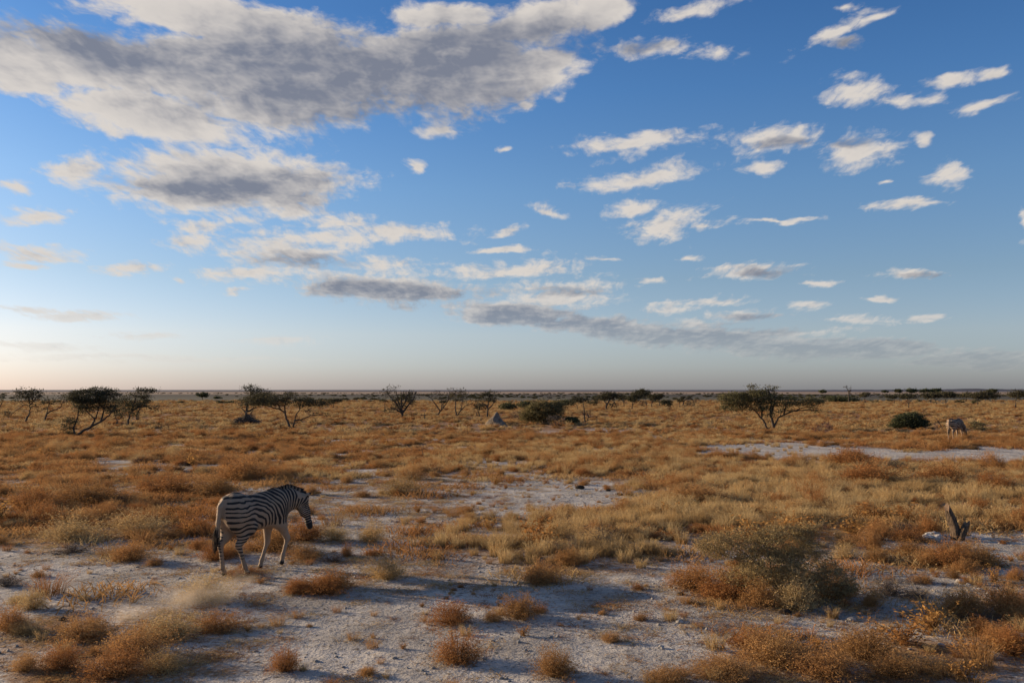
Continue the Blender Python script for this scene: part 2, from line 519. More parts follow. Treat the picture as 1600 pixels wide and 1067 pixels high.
M_rust = plant_mat('rust dry shrub', (0.10, 0.050, 0.021), (0.50, 0.222, 0.072), (0.58, 0.340, 0.135))
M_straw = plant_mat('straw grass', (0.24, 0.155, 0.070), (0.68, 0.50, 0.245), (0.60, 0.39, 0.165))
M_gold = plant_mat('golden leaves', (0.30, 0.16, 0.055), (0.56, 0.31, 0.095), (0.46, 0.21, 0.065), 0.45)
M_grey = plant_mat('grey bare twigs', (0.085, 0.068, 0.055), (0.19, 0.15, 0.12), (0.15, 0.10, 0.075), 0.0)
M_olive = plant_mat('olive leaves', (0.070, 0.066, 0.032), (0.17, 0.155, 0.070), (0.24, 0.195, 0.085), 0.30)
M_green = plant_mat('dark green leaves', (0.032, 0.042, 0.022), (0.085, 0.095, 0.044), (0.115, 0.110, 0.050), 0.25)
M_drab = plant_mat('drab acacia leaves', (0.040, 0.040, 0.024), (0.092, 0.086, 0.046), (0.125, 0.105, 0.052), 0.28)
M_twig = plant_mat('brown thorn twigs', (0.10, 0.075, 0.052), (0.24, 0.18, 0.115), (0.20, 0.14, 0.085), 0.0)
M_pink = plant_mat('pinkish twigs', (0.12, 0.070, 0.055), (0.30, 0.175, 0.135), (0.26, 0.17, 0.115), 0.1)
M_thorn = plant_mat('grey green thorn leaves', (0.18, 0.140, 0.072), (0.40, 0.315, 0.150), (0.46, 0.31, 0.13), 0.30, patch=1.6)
M_bark = mat('dark bark')
_n = noise(coords(), 14.0, 5, 0.65)
surface(mixc(_n, (0.030, 0.025, 0.021), (0.105, 0.085, 0.068)), 0.9, 0.1, _n, 0.02)

def ribbon(mb, P, w, rng, a0, a1):
    """a thin flat blade along the points P"""
    P = np.asarray(P); n = len(P)
    t = P[-1] - P[0]; s = np.cross(t, rng.normal(size=3)); s /= np.linalg.norm(s) + 1e-9
    ww = np.linspace(1, 0.25, n)[:, None] * w
    V = np.vstack([P - s * ww, P + s * ww])
    Q = [(i, i + n, i + n + 1, i + 1) for i in range(n - 1)]
    tone = np.linspace(a0, a1, n)
    mb.add(V, Q, (), np.concatenate([tone, tone]))

def flecks(mb, C, size, rng, tone):
    """many small quads at the points C"""
    n = len(C)
    a = rng.normal(size=(n, 3)); a /= np.linalg.norm(a, axis=1)[:, None]
    b = np.cross(a, rng.normal(size=(n, 3))); b /= np.linalg.norm(b, axis=1)[:, None] + 1e-9
    s = size * rng.uniform(0.6, 1.3, (n, 1))
    V = np.stack([C - a * s, C + b * s * 0.45, C + a * s, C - b * s * 0.45], 1).reshape(-1, 3)
    Q = np.arange(4 * n).reshape(n, 4)
    mb.add(V, Q, (), np.repeat(tone, 4))

def dome_shrub(name, seed, material, n=150, rad=0.5, hgt=0.75, fl=7, fsize=0.0145, w=0.004, loose=0.0):
    """round tumbleweed-like shrub of unit width: wiry stems fanning out, fine dry heads all over"""
    rng = np.random.default_rng(seed); mb = MB()
    lob = [(rng.uniform(0, 2 * np.pi), rng.uniform(0.75, 1.2)) for _ in range(6)]
    for i in range(n):
        ph = rng.uniform(0, 2 * np.pi); el = math.asin(rng.uniform(0.05, 1))
        k = 1 + 0.22 * sum(math.cos(ph - a) ** 3 * (s - 1) * 3 for a, s in lob)
        ln = rng.uniform(0.55, 1.05) * k * (1 + loose * rng.normal() * 0.3)
        e = np.array([math.cos(ph) * math.cos(el) * rad, math.sin(ph) * math.cos(el) * rad, math.sin(el) * hgt * 0.95 + 0.03]) * ln
        b = np.array([math.cos(ph), math.sin(ph), 0]) * rng.uniform(0, 0.10)
        m_ = (b + e) * 0.5 + np.array([0, 0, 0.10 * rng.random()]) + rng.normal(0, 0.035, 3)
        P = np.array([b, m_, e])
        ribbon(mb, P, w, rng, 0.0, 0.75)
        for _ in range(2):
            t = rng.uniform(0.45, 0.95); p = m_ + (e - m_) * (t * 2 - 1 if t > .5 else 0)
            q = p + rng.normal(0, 0.085, 3) + np.array([0, 0, 0.03])
            ribbon(mb, [p, (p + q) / 2 + rng.normal(0, .012, 3), q], w * 0.7, rng, 0.4, 0.9)
            C = q + rng.normal(0, 0.028, (fl // 2, 3)); flecks(mb, C, fsize, rng, rng.uniform(0.55, 1, len(C)))
        t = rng.uniform(0.45, 1.02, (fl, 1)); C = m_ + (e - m_) * (2 * t - 1) + rng.normal(0, 0.030, (fl, 3))
        flecks(mb, C, fsize, rng, np.clip(t[:, 0] * 0.9 + rng.normal(0, .15, fl), 0, 1))
    V = np.vstack(mb.V); V[:, 2] = np.maximum(V[:, 2], -0.01); mb.V = [V]; mb.A = [np.concatenate(mb.A)]
    return mb.mesh(name, material)

def tussock(name, seed, material, n=200, rad=0.28, hgt=0.9, w=0.005, lean=0.35, heads=True):
    """upright dry grass of unit height"""
    rng = np.random.default_rng(seed); mb = MB()
    wind = np.array([rng.normal(), rng.normal(), 0]) * 0.06
    for i in range(n):
        ph = rng.uniform(0, 2 * np.pi); r0 = rad * math.sqrt(rng.random())
        b = np.array([math.cos(ph) * r0, math.sin(ph) * r0, -0.02])
        h = hgt * rng.uniform(0.45, 1.1)
        out = np.array([math.cos(ph), math.sin(ph), 0]) * lean * h * rng.uniform(0.1, 1.1) + rng.normal(0, 0.07, 3) * [1, 1, 0] + wind
        e = b + out + [0, 0, h]
        m_ = b + out * 0.3 + [0, 0, h * 0.6]
        ribbon(mb, [b, m_, e], w, rng, 0.0, 1.0)
        if heads and rng.random() < 0.55:
            C = e + rng.normal(0, 0.025, (4, 3)); flecks(mb, C, 0.019, rng, rng.uniform(0.7, 1, 4))
    return mb.mesh(name, material)

def litter_patch(name, seed, material, n=60):
    rng = np.random.default_rng(seed); mb = MB()
    for i in range(n):
        b = np.array([rng.normal(0, 0.30), rng.normal(0, 0.30), 0.0])
        e = b + np.array([rng.normal(0, 0.16), rng.normal(0, 0.16), rng.uniform(0.0, 0.16)])
        ribbon(mb, [b, (b + e) / 2 + [0, 0, rng.uniform(0, .04)], e], 0.007, rng, 0.2, 0.9)
    C = np.stack([rng.normal(0, .3, 40), rng.normal(0, .3, 40), rng.uniform(0, .05, 40)], 1)
    flecks(mb, C, 0.022, rng, rng.uniform(0.2, 1, 40))
    return mb.mesh(name, material)

def leafy(name, seed, material, n=26, fl=12, fsize=0.050):
    """upright herb of unit height with dry golden leaves"""
    rng = np.random.default_rng(seed); mb = MB()
    for i in range(n):
        ph = rng.uniform(0, 2 * np.pi)
        e = np.array([math.cos(ph), math.sin(ph), 0]) * rng.uniform(0.05, 0.55) + [0, 0, rng.uniform(0.45, 1.0)]
        m_ = e * 0.5 + rng.normal(0, 0.06, 3)
        mb.tube([(0, 0, -0.02), m_, e], [0.009, 0.007, 0.003], 3, 0.0)
        t = rng.uniform(0.2, 1.05, (fl, 1)); C = m_ + (e - m_) * (2 * t - 1) + rng.normal(0, 0.05, (fl, 3))
        C[:, 2] = np.maximum(C[:, 2], 0.03)
        flecks(mb, C, fsize, rng, rng.uniform(0.15, 1, fl))
    return mb.mesh(name, material)

def twiggy(name, seed, material, n=46, w=0.006):
    """bare wiry shrub of unit width"""
    rng = np.random.default_rng(seed); mb = MB()
    for i in range(n):
        ph = rng.uniform(0, 2 * np.pi); el = rng.uniform(0.15, 1.4)
        e = np.array([math.cos(ph) * math.cos(el), math.sin(ph) * math.cos(el), math.sin(el)]) * rng.uniform(0.3, 0.6)
        m_ = e * 0.5 + rng.normal(0, 0.04, 3)
        mb.tube([(rng.normal(0, .02), rng.normal(0, .02), -0.02), m_, e], [w, w * 0.8, w * 0.4], 3, 0.1)
        for _ in range(7):
            t = rng.uniform(0.2, 1); p = m_ + (e - m_) * (2 * t - 1) if t > .5 else m_ * 2 * t
            q = p + rng.normal(0, 0.09, 3) + [0, 0, 0.03]
            mb.tube([p, (p + q) / 2 + rng.normal(0, .015, 3), q], [w * 0.6, w * 0.5, w * 0.25], 3, 0.6)
            for _ in range(2):
                q2 = (p + q) / 2 + rng.normal(0, 0.06, 3)
                ribbon(mb, [(p + q) / 2, q2], w * 0.4, rng, 0.6, 1.0)
    V = np.vstack(mb.V); V[:, 2] = np.maximum(V[:, 2], -0.02); mb.V = [V]; mb.A = [np.concatenate(mb.A)]
    return mb.mesh(name, material)

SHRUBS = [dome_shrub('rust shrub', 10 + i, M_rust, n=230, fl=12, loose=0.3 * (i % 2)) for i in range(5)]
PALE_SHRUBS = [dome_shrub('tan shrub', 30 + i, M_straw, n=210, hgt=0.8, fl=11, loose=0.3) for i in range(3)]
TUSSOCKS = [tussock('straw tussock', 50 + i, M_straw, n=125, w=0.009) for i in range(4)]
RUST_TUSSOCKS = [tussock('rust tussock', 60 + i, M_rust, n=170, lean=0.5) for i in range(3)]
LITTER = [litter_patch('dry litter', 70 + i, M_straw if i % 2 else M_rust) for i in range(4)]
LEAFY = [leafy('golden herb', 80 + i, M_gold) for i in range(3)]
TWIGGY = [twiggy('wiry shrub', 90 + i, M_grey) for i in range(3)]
# cheap versions for the plain beyond
def carpet(name, seed, material, n=230):
    """low, thin, trodden grass about a metre across"""
    rng = np.random.default_rng(seed); mb = MB()
    for i in range(n):
        b = np.array([rng.normal(0, 0.34), rng.normal(0, 0.34), -0.01])
        h = rng.uniform(0.35, 1.0) * 0.20 * math.exp(-(b[0] ** 2 + b[1] ** 2) * 1.2)
        e = b + np.array([rng.normal(0, 0.09), rng.normal(0, 0.09), h])
        ribbon(mb, [b, (b + e) / 2 + [0, 0, h * .15], e], 0.008, rng, 0.1, 1.0)
        if i % 3 == 0: flecks(mb, e + rng.normal(0, 0.02, (2, 3)), 0.013, rng, rng.uniform(0.6, 1, 2))
    return mb.mesh(name, material)
CARPET = [carpet('low grass', 160 + i, M_rust if i < 2 else M_straw) for i in range(4)]
FAR_SHRUBS = [dome_shrub('far shrub', 110 + i, M_rust if i < 3 else M_straw, n=46, fl=5, fsize=0.05, w=0.012, hgt=0.7) for i in range(5)]
FAR_TUSSOCKS = [tussock('far tussock', 120 + i, M_straw, n=46, w=0.016, rad=0.35, heads=False) for i in range(3)]

def scatter(y0, y1, per_m2, rng, margin=1.4):
    hw = 0.5626 * margin
    area = hw * (y1 * y1 - y0 * y0)
    n = int(area * per_m2)
    y = np.sqrt(rng.uniform(y0 * y0, y1 * y1, n)); x = rng.uniform(-1, 1, n) * (hw * y + 1.0)
    return x, y

def instancer(name, label, cat, sources, P, rot, scl, idx, tilt=None):
    """one object of kind stuff: the sources set out on the points P by geometry nodes"""
    me = bpy.data.meshes.new(name); P = np.asarray(P, np.float32)
    me.vertices.add(len(P)); me.vertices.foreach_set('co', P.ravel())
    for k, a, ty in (('spin', rot, 'FLOAT'), ('idx', idx, 'INT')):
        t = me.attributes.new(k, ty, 'POINT'); t.data.foreach_set('value', np.asarray(a, np.float32 if ty == 'FLOAT' else np.int32))
    t = me.attributes.new('size', 'FLOAT_VECTOR', 'POINT'); t.data.foreach_set('vector', np.asarray(scl, np.float32).ravel())
    o = bpy.data.objects.new(name, me); COL.objects.link(o)
    tag(o, label, cat, kind='stuff')
    cl = bpy.data.collections.new(name + ' kinds')
    for i, s in enumerate(sources):
        so = bpy.data.objects.new('%s kind %02d' % (name, i), s); cl.objects.link(so)
    g = bpy.data.node_groups.new(name, 'GeometryNodeTree')
    g.interface.new_socket('Geometry', in_out='INPUT', socket_type='NodeSocketGeometry')
    g.interface.new_socket('Geometry', in_out='OUTPUT', socket_type='NodeSocketGeometry')
    N = g.nodes.new; L = g.links.new
    gi, go = N('NodeGroupInput'), N('NodeGroupOutput')
    ci = N('GeometryNodeCollectionInfo'); ci.inputs['Collection'].default_value = cl
    ci.inputs['Separate Children'].default_value = True; ci.inputs['Reset Children'].default_value = True
    ip = N('GeometryNodeInstanceOnPoints'); ip.inputs['Pick Instance'].default_value = True
    def na(nm, ty):
        a = N('GeometryNodeInputNamedAttribute'); a.data_type = ty; a.inputs['Name'].default_value = nm
        return a.outputs['Attribute']
    cx = N('ShaderNodeCombineXYZ'); L(na('spin', 'FLOAT'), cx.inputs[2])
    er = N('FunctionNodeEulerToRotation'); L(cx.outputs[0], er.inputs[0])
    L(gi.outputs[0], ip.inputs['Points']); L(ci.outputs[0], ip.inputs['Instance']); L(na('idx', 'INT'), ip.inputs['Instance Index'])
    L(er.outputs[0], ip.inputs['Rotation']); L(na('size', 'FLOAT_VECTOR'), ip.inputs['Scale'])
    L(ip.outputs[0], go.inputs[0])
    md = o.modifiers.new('scatter', 'NODES'); md.node_group = g
    return o

def cover():
    rng = np.random.default_rng(77)
    P, S, Rt, I = [], [], [], []
    src = SHRUBS + PALE_SHRUBS + TUSSOCKS + RUST_TUSSOCKS + LEAFY + TWIGGY + CARPET
    iS, iP, iT, iR, iL = 0, 5, 8, 12, 15
    def emit(x, y, w, h, idx):
        n = len(x)
        if not n: return
        P.append(np.stack([x, y, terrain(x, y) - 0.01], 1)); S.append(np.stack([w, w, h], 1)); Rt.append(rng.uniform(0, 6.283, n)); I.append(idx)
    clump = lambda x, y: smoothstep(-0.25, 0.35, fbm(x * 0.55, y * 0.55, 91, 3))
    # 8.5 - 60 m: full detail
    x, y = scatter(8.5, 60, 5.0, rng)
    d, s, b = plain_density(x, y)
    keep = rng.random(len(x)) < d * (0.35 + 0.65 * clump(x, y)) * np.where(y < 19, 0.5, 1.0) * (1 - 0.62 * s)
    x, y, s = x[keep], y[keep], s[keep]
    sz = rng.uniform(0.22, 0.62, len(x)) * (0.7 + 0.5 * clump(x, y))
    pick = rng.random(len(x))
    idx = np.where(pick < 0.56, iS + rng.integers(0, 5, len(x)), np.where(pick < 0.62, iP + rng.integers(0, 3, len(x)), np.where(pick < 0.88, iR + rng.integers(0, 3, len(x)), np.where(pick < 0.965, 18 + rng.integers(0, 3, len(x)), iL + rng.integers(0, 3, len(x))))))
    hh = np.where(idx >= iL, 0.75, np.where(idx >= iR, 0.72, 0.85))
    flatk = rng.uniform(0.55, 1.15, len(x))
    emit(x, y, sz * 1.15 * rng.uniform(0.85, 1.35, len(x)), sz * hh * flatk, idx)
    # straw grass
    x, y = scatter(9, 60, 13.0, rng)
    d, s, b = plain_density(x, y)
    keep = rng.random(len(x)) < (s * 0.85 + 0.07 * d) * (0.35 + 0.65 * clump(x + 40, y))
    x, y, s = x[keep], y[keep], s[keep]
    h = rng.uniform(0.15, 0.33, len(x)) * (0.7 + 0.5 * s)
    emit(x, y, h * 1.5, h, iT + rng.integers(0, 4, len(x)))
    x, y = scatter(10.5, 60, 3.6, rng)
    d, s, b = plain_density(x, y)
    keep = rng.random(len(x)) < np.clip(1.05 - b * 1.1, 0, 1) * np.clip((y - 10) / 7, 0.0, 1) * (0.12 + 0.55 * smoothstep(-0.4, 0.3, fbm(x * 0.35 + 9, y * 0.35, 29, 3)))
    x, y, s = x[keep], y[keep], s[keep]
    w = rng.uniform(0.7, 1.3, len(x))
    emit(x, y, w, w * rng.uniform(0.7, 1.3, len(x)), 21 + np.where(rng.random(len(x)) < 0.80 - 0.7 * s, rng.integers(0, 2, len(x)), rng.integers(2, 4, len(x))))
    # a few small sprigs on the bare ground
    x, y = scatter(8.5, 34, 8.0, rng)
    d, s, b = plain_density(x, y)
    keep = rng.random(len(x)) < (0.15 + 0.5 * b) * smoothstep(-0.35, 0.35, fbm(x * 0.7, y * 0.7, 19, 3))
    x, y = x[keep], y[keep]
    h = rng.uniform(0.05, 0.10, len(x)) + 0.12 * rng.random(len(x)) ** 4
    emit(x, y, h * 1.5, h, rng.choice([iR, iR + 1, iS, iT, iL], len(x)))
    P_, S_, R_, I_ = np.vstack(P), np.vstack(S), np.concatenate(Rt), np.concatenate(I)
    instancer('dry_grass', 'rust and straw coloured dry scrub and grass covering the plain', 'dry grass', src, P_, R_, S_, I_)
    # 60 - 260 m
    P, S, Rt, I = [], [], [], []
    P2 = []
    x, y = scatter(58, 250, 1.5, rng, 1.5)
    n1 = fbm(x * 0.05, y * 0.05, 41, 3); n2 = fbm(x * 0.25, y * 0.25, 43, 3)
    fade = smoothstep(250, 150, y)
    keep = rng.random(len(x)) < (0.35 + 0.65 * smoothstep(-0.4, 0.3, n1 + n2 * 0.6)) * (0.15 + 0.85 * fade)
    x, y, n2 = x[keep], y[keep], n2[keep]
    sz = rng.uniform(0.35, 0.95, len(x)) * (0.8 + 0.4 * np.clip(n2, -0.5, 1))
    idx = np.where(rng.random(len(x)) < 0.84, rng.integers(0, 5, len(x)), 5 + rng.integers(0, 3, len(x)))
    Pn = np.stack([x, y, terrain(x, y) - 0.01], 1)
    instancer('far_grass', 'dry tawny cover of the plain between the trees', 'dry grass', FAR_SHRUBS + FAR_TUSSOCKS, Pn, rng.uniform(0, 6.283, len(x)),
              np.stack([sz * 1.5, sz * 1.5, sz * 0.62], 1), idx)
    x, y = scatter(190, 800, 0.010, rng, 1.5)
    k = rng.random(len(x)) < smoothstep(-0.3, 0.4, fbm(x * 0.02, y * 0.008, 71, 3)) * np.clip(1.3 - y / 900, 0.1, 1)
    x, y = x[k], y[k]; sz = rng.uniform(0.8, 2.2, len(x))
    FB = [dome_shrub('flats bush', 140 + i, (M_drab, M_green, M_drab)[i], n=40, fl=7, fsize=0.07, w=0.02, hgt=0.6) for i in range(3)]
    instancer('far_scrub', 'scattered low dark scrub on the grey flats near the horizon', 'far scrub', FB, np.stack([x, y, x * 0], 1), rng.uniform(0, 6.28, len(x)), np.stack([sz * 1.3, sz * 1.3, sz * 0.55], 1), rng.integers(0, 3, len(x)))
    # litter lying on the pale ground
    x, y = scatter(8.3, 36, 24.0, rng)
    k = rng.random(len(x)) < smoothstep(-0.5, 0.4, fbm(x * 0.5, y * 0.5, 55, 4)) * (0.9 - 0.25 * bare_at(x, y))
    x, y = x[k], y[k]
    sz = rng.uniform(0.18, 0.5, len(x))
    instancer('grass_litter', 'broken straw and small dead stems lying on the pale ground', 'plant litter', LITTER, np.stack([x, y, terrain(x, y) + 0.002], 1), rng.uniform(0, 6.283, len(x)),
              np.stack([sz, sz, sz * 0.7], 1), rng.integers(0, 4, len(x)))
cover()

# ------------------------------------------------------------------ zebras: one continuous body grown from a skeleton
def surface_nets(Fd, lo, h):
    S = Fd < 0
    nx, ny, nz = Fd.shape
    c = np.zeros((nx - 1, ny - 1, nz - 1), np.int32)
    corners = [(i, j, k) for i in (0, 1) for j in (0, 1) for k in (0, 1)]
    sl = lambda A, o: A[o[0]:nx - 1 + o[0], o[1]:ny - 1 + o[1], o[2]:nz - 1 + o[2]]
    for o in corners: c += sl(S, o)
    act = np.argwhere((c > 0) & (c < 8))
    ids = np.full(c.shape, -1, np.int64); ids[tuple(act.T)] = np.arange(len(act))
    acc = np.zeros((len(act), 3)); cnt = np.zeros(len(act))
    for a in corners:
        for ax in range(3):
            if a[ax]: continue
            b = list(a); b[ax] = 1
            fa = Fd[tuple((act + a).T)]; fb = Fd[tuple((act + b).T)]
            cr = (fa < 0) != (fb < 0)
            t = np.where(cr, fa / np.where(cr, fa - fb, 1), 0)
            p = np.array(a, float)[None].repeat(len(act), 0); p[:, ax] += t
            acc[cr] += p[cr]; cnt += cr
    V = lo + h * (act + acc / cnt[:, None])
    Q = []
    for ax in range(3):
        u, v = [(1, 2), (2, 0), (0, 1)][ax]
        o = [0, 0, 0]; o[ax] = 1
        A = S[tuple(slice(0, n - 1 if i == ax else n) for i, n in enumerate(Fd.shape))]
        B = S[tuple(slice(1 if i == ax else 0, n) for i, n in enumerate(Fd.shape))]
        e = np.argwhere(A != B)
        e = e[(e[:, u] > 0) & (e[:, v] > 0) & (e[:, u] < Fd.shape[u] - 1) & (e[:, v] < Fd.shape[v] - 1)]
        du = np.zeros(3, int); du[u] = 1; dv = np.zeros(3, int); dv[v] = 1
        q = np.stack([ids[tuple((e - du - dv).T)], ids[tuple((e - dv).T)], ids[tuple(e.T)], ids[tuple((e - du).T)]], 1)
        flip = ~A[tuple(e.T)]
        q[flip] = q[flip][:, ::-1]
        Q.append(q)
    return V, np.vstack(Q)

def grow(prims, lo, hi, h):
    lo = np.array(lo, float); n = np.ceil((np.array(hi) - lo) / h).astype(int) + 1
    Fd = np.full(n, 1.0, np.float32)
    for pr in prims:
        kind, k = pr[0], pr[-1]
        if kind == 'cone':
            a, b, r1, r2 = np.array(pr[1], float), np.array(pr[2], float), pr[3], pr[4]
            mn, mx = np.minimum(a, b) - max(r1, r2) - 0.16, np.maximum(a, b) + max(r1, r2) + 0.16
        else:
            a, b = np.array(pr[1], float), np.array(pr[2], float)
            mn, mx = a - b.max() - 0.16, a + b.max() + 0.16
        i0 = np.clip(((mn - lo) / h).astype(int), 0, n); i1 = np.clip(((mx - lo) / h).astype(int) + 1, 0, n)
        if (i1 <= i0).any(): continue
        g = [lo[i] + h * np.arange(i0[i], i1[i]) for i in range(3)]
        x, y, z = np.meshgrid(*g, indexing='ij', sparse=True)
        if kind == 'cone':
            ba = b - a
            t = np.clip(((x - a[0]) * ba[0] + (y - a[1]) * ba[1] + (z - a[2]) * ba[2]) / (ba @ ba + 1e-9), 0, 1)
            d = np.sqrt((x - a[0] - t * ba[0]) ** 2 + (y - a[1] - t * ba[1]) ** 2 + (z - a[2] - t * ba[2]) ** 2) - (r1 + (r2 - r1) * t)
        else:
            ang = pr[3]; c, s = math.cos(ang), math.sin(ang)
            X_, Z_ = (x - a[0]) * c + (z - a[2]) * s, -(x - a[0]) * s + (z - a[2]) * c
            q = np.sqrt((X_ / b[0]) ** 2 + ((y - a[1]) / b[1]) ** 2 + (Z_ / b[2]) ** 2)
            q2 = np.sqrt((X_ / b[0] ** 2) ** 2 + ((y - a[1]) / b[1] ** 2) ** 2 + (Z_ / b[2] ** 2) ** 2)
            d = q * (q - 1) / (q2 + 1e-6)
        W_ = Fd[i0[0]:i1[0], i0[1]:i1[1], i0[2]:i1[2]]
        hh = np.clip(0.5 + 0.5 * (W_ - d) / k, 0, 1)
        W_[...] = W_ * (1 - hh) + d * hh - k * hh * (1 - hh)
    return surface_nets(Fd, lo, h)

def limb(J, radii, k=0.03):
    return [('cone', J[i], J[i + 1], radii[i], radii[i + 1], k) for i in range(len(J) - 1)]

M_coat = mat('zebra coat')
st = attr('stripe'); dk = attr('dark')
nz = noise(coords(), 60.0, 3, 0.6)
nz2 = noise(coords(), 5.0, 3, 0.6)
blk = sstep(st + (nz - 0.5) * 0.45, -0.10, 0.16)
pale = mixc(nz2, (0.33, 0.235, 0.16), (0.25, 0.172, 0.115))
pale = mixc(attr('dust') * 0.6, pale, (0.27, 0.19, 0.12))
blk = X.m('MAXIMUM', blk, dk)
surface(mixc(blk, pale, (0.016, 0.014, 0.014)), 0.75, 0.25, nz, 0.004)

M_black_hair = mat('black tail hair')
surface(mixc(noise(coords(), 30, 2), (0.014, 0.011, 0.010), (0.070, 0.048, 0.033)), 0.7, 0.3)
M_eye = mat('eye')
surface((0.01, 0.008, 0.007), 0.12, 0.5)

def make_zebra(name, P, h):
    """P: joints of the pose. Local axes: +x forward, +y left, +z up"""
    pr = []
    pr += [('ell', (0.02, 0, 0.915), (0.56, 0.235, 0.285), 0.0, 0.05),
           ('ell', (-0.42, 0, 0.975), (0.27, 0.225, 0.275), 0.15, 0.10),
           ('ell', (-0.50, 0.10, 0.93), (0.16, 0.14, 0.26), 0.1, 0.06), ('ell', (-0.50, -0.10, 0.93), (0.16, 0.14, 0.26), 0.1, 0.06),
           ('ell', (0.40, 0, 0.925), (0.25, 0.185, 0.30), -0.25, 0.10),
           ('ell', (0.42, 0.10, 0.88), (0.14, 0.10, 0.25), -0.3, 0.06), ('ell', (0.42, -0.10, 0.88), (0.14, 0.10, 0.25), -0.3, 0.06),
           ('cone', (0.10, 0, 1.12), (0.40, 0, 1.135), 0.07, 0.085, 0.08)]
    nb, nm, pl, mz = [np.array(P[k], float) for k in ('neck_base', 'neck_mid', 'poll', 'muzzle')]
    pr += [('cone', nb, nm, 0.215, 0.170, 0.10), ('cone', nb + (0.02, 0, -0.10), nm + (0, 0, -0.03), 0.15, 0.12, 0.06),
           ('cone', nm, pl, 0.165, 0.110, 0.06)]
    hd = (mz - pl) / np.linalg.norm(mz - pl); side = np.array([0, 1.0, 0]); fwd = np.cross(side, hd); fwd /= np.linalg.norm(fwd)
    if fwd @ (pl - nb) < 0: fwd = -fwd
    L = np.linalg.norm(mz - pl)
    pr += [('cone', pl, pl + hd * L * 0.45 + fwd * 0.01, 0.090, 0.074, 0.05),
           ('cone', pl + hd * L * 0.45 + fwd * 0.01, mz - hd * 0.06, 0.072, 0.050, 0.03),
           ('cone', mz - hd * 0.07, mz - hd * 0.01, 0.056, 0.053, 0.03),
           ('cone', pl + hd * L * 0.14 - fwd * 0.085, pl + hd * L * 0.44 - fwd * 0.065, 0.070, 0.062, 0.04)]
    for sgn in (1, -1):      # ears
        e0 = pl - hd * 0.045 + fwd * 0.01 + side * sgn * 0.06
        e1 = e0 + P['ear'][0] * fwd - P['ear'][1] * hd + side * sgn * P['ear'][2]
        em = (e0 + e1) / 2 + fwd * 0.005
        pr += [('cone', e0, em, 0.026, 0.034, 0.02), ('cone', em, e1, 0.034, 0.008, 0.012)]
    for key in ('hind_l', 'hind_r'):
        hip, stf, hock, fet, hoof = [np.array(p, float) for p in P[key]]
        pr += limb([hip, stf], [0.17, 0.125], 0.08) + limb([stf, stf * 0.4 + hock * 0.6, hock], [0.12, 0.072, 0.052], 0.045)
        pr += [('cone', hip + (-0.10, 0, -0.08), stf * 0.45 + hock * 0.55 + (-0.01, 0, 0.03), 0.13, 0.07, 0.06), ('cone', hock + (-0.028, 0, 0.025), hock + (0.0, 0, -0.05), 0.026, 0.036, 0.02)]
        pr += limb([hock, hock * 0.5 + fet * 0.5, fet], [0.048, 0.031, 0.038], 0.02)
        d = (hoof - fet)
        pr += limb([fet, fet + d * 0.6, hoof], [0.037, 0.031, 0.045], 0.018)
    for key in ('fore_l', 'fore_r'):
        sh, el, kn, fet, hoof = [np.array(p, float) for p in P[key]]
        pr += limb([sh, el, kn], [0.12, 0.085, 0.047], 0.06)
        pr += limb([kn + (0.008, 0, 0.03), kn + (0, 0, -0.03)], [0.043, 0.040], 0.02)
        pr += limb([kn, kn * 0.5 + fet * 0.5, fet], [0.040, 0.028, 0.035], 0.02)
        d = hoof - fet
        pr += limb([fet, fet + d * 0.6, hoof], [0.034, 0.029, 0.042], 0.018)
    tl = [np.array(p, float) for p in P['tail']]
    pr += limb(tl, [0.055, 0.042, 0.036, 0.032], 0.03)
    lo = np.array([-0.95, -0.42, -0.03]); hi = np.array([1.32, 0.42, 1.50])
    V, Q = grow(pr, lo, hi, h)
    # hooves are flat underneath
    V[:, 2] = np.maximum(V[:, 2], 0.0)
    x, y, z = V.T
    # --- stripes: nested bows round the stifle, upright on the barrel, rings on the neck and the face
    wob = fbm(x * 5 + y * 2, z * 5, 21, 3) * 0.045
    Cx, Cz = -0.22, 0.60
    dx_, dz_ = np.maximum(x - Cx, 0), np.maximum(z - Cz, 0)
    r = (dx_ ** 2.3 + dz_ ** 2.3) ** (1 / 2.3)
    r = np.where(z < Cz, np.where(x < Cx + 0.12, z - Cz, r), r)
    s_body = r
    def seg(a, b):
        ab = b - a; t = np.clip(((V - a) @ ab) / (ab @ ab), -0.2, 1.2)
        return np.linalg.norm(V - a - np.clip(t, 0, 1)[:, None] * ab, axis=1), t
    d1, t1 = seg(nb, pl); d2, t2 = seg(pl, mz)
    Ln = np.linalg.norm(pl - nb)
    base_r = (max(nb[0] - Cx, 0) ** 2.3 + max(nb[2] - Cz, 0) ** 2.3) ** (1 / 2.3)
    s_neck = base_r + t1 * Ln
    FR = [-0.6 / 0.05, 0, 0.35 / 0.078, 0.35 / 0.078 + 0.27 / 0.066, 0.35 / 0.078 + 0.27 / 0.066 + 0.28 / 0.056]
    f_body = np.interp(s_body, [-0.6, 0.0, 0.35, 0.62, 0.9], FR)
    f0 = np.interp(base_r, [0, 0.35, 0.62, 0.9], FR[1:])
    f_neck = f0 + (s_neck - base_r) / 0.060
    f_head = f0 + Ln / 0.060 + t2 * L / 0.036
    w2 = 1 / (d2 ** 4 + 1e-7); w1 = 1 / (d1 ** 4 + 1e-7)
    wn = smoothstep(-0.02, 0.20, (V - nb) @ ((pl - nb) / Ln))
    on_head = w2 / (w1 + w2)
    wn = wn * smoothstep(0.36, 0.27, np.minimum(d1, d2))
    f = f_body * (1 - wn) + (f_neck * (1 - on_head) + f_head * on_head) * wn
    f = f * P.get('coarse', 1.0)
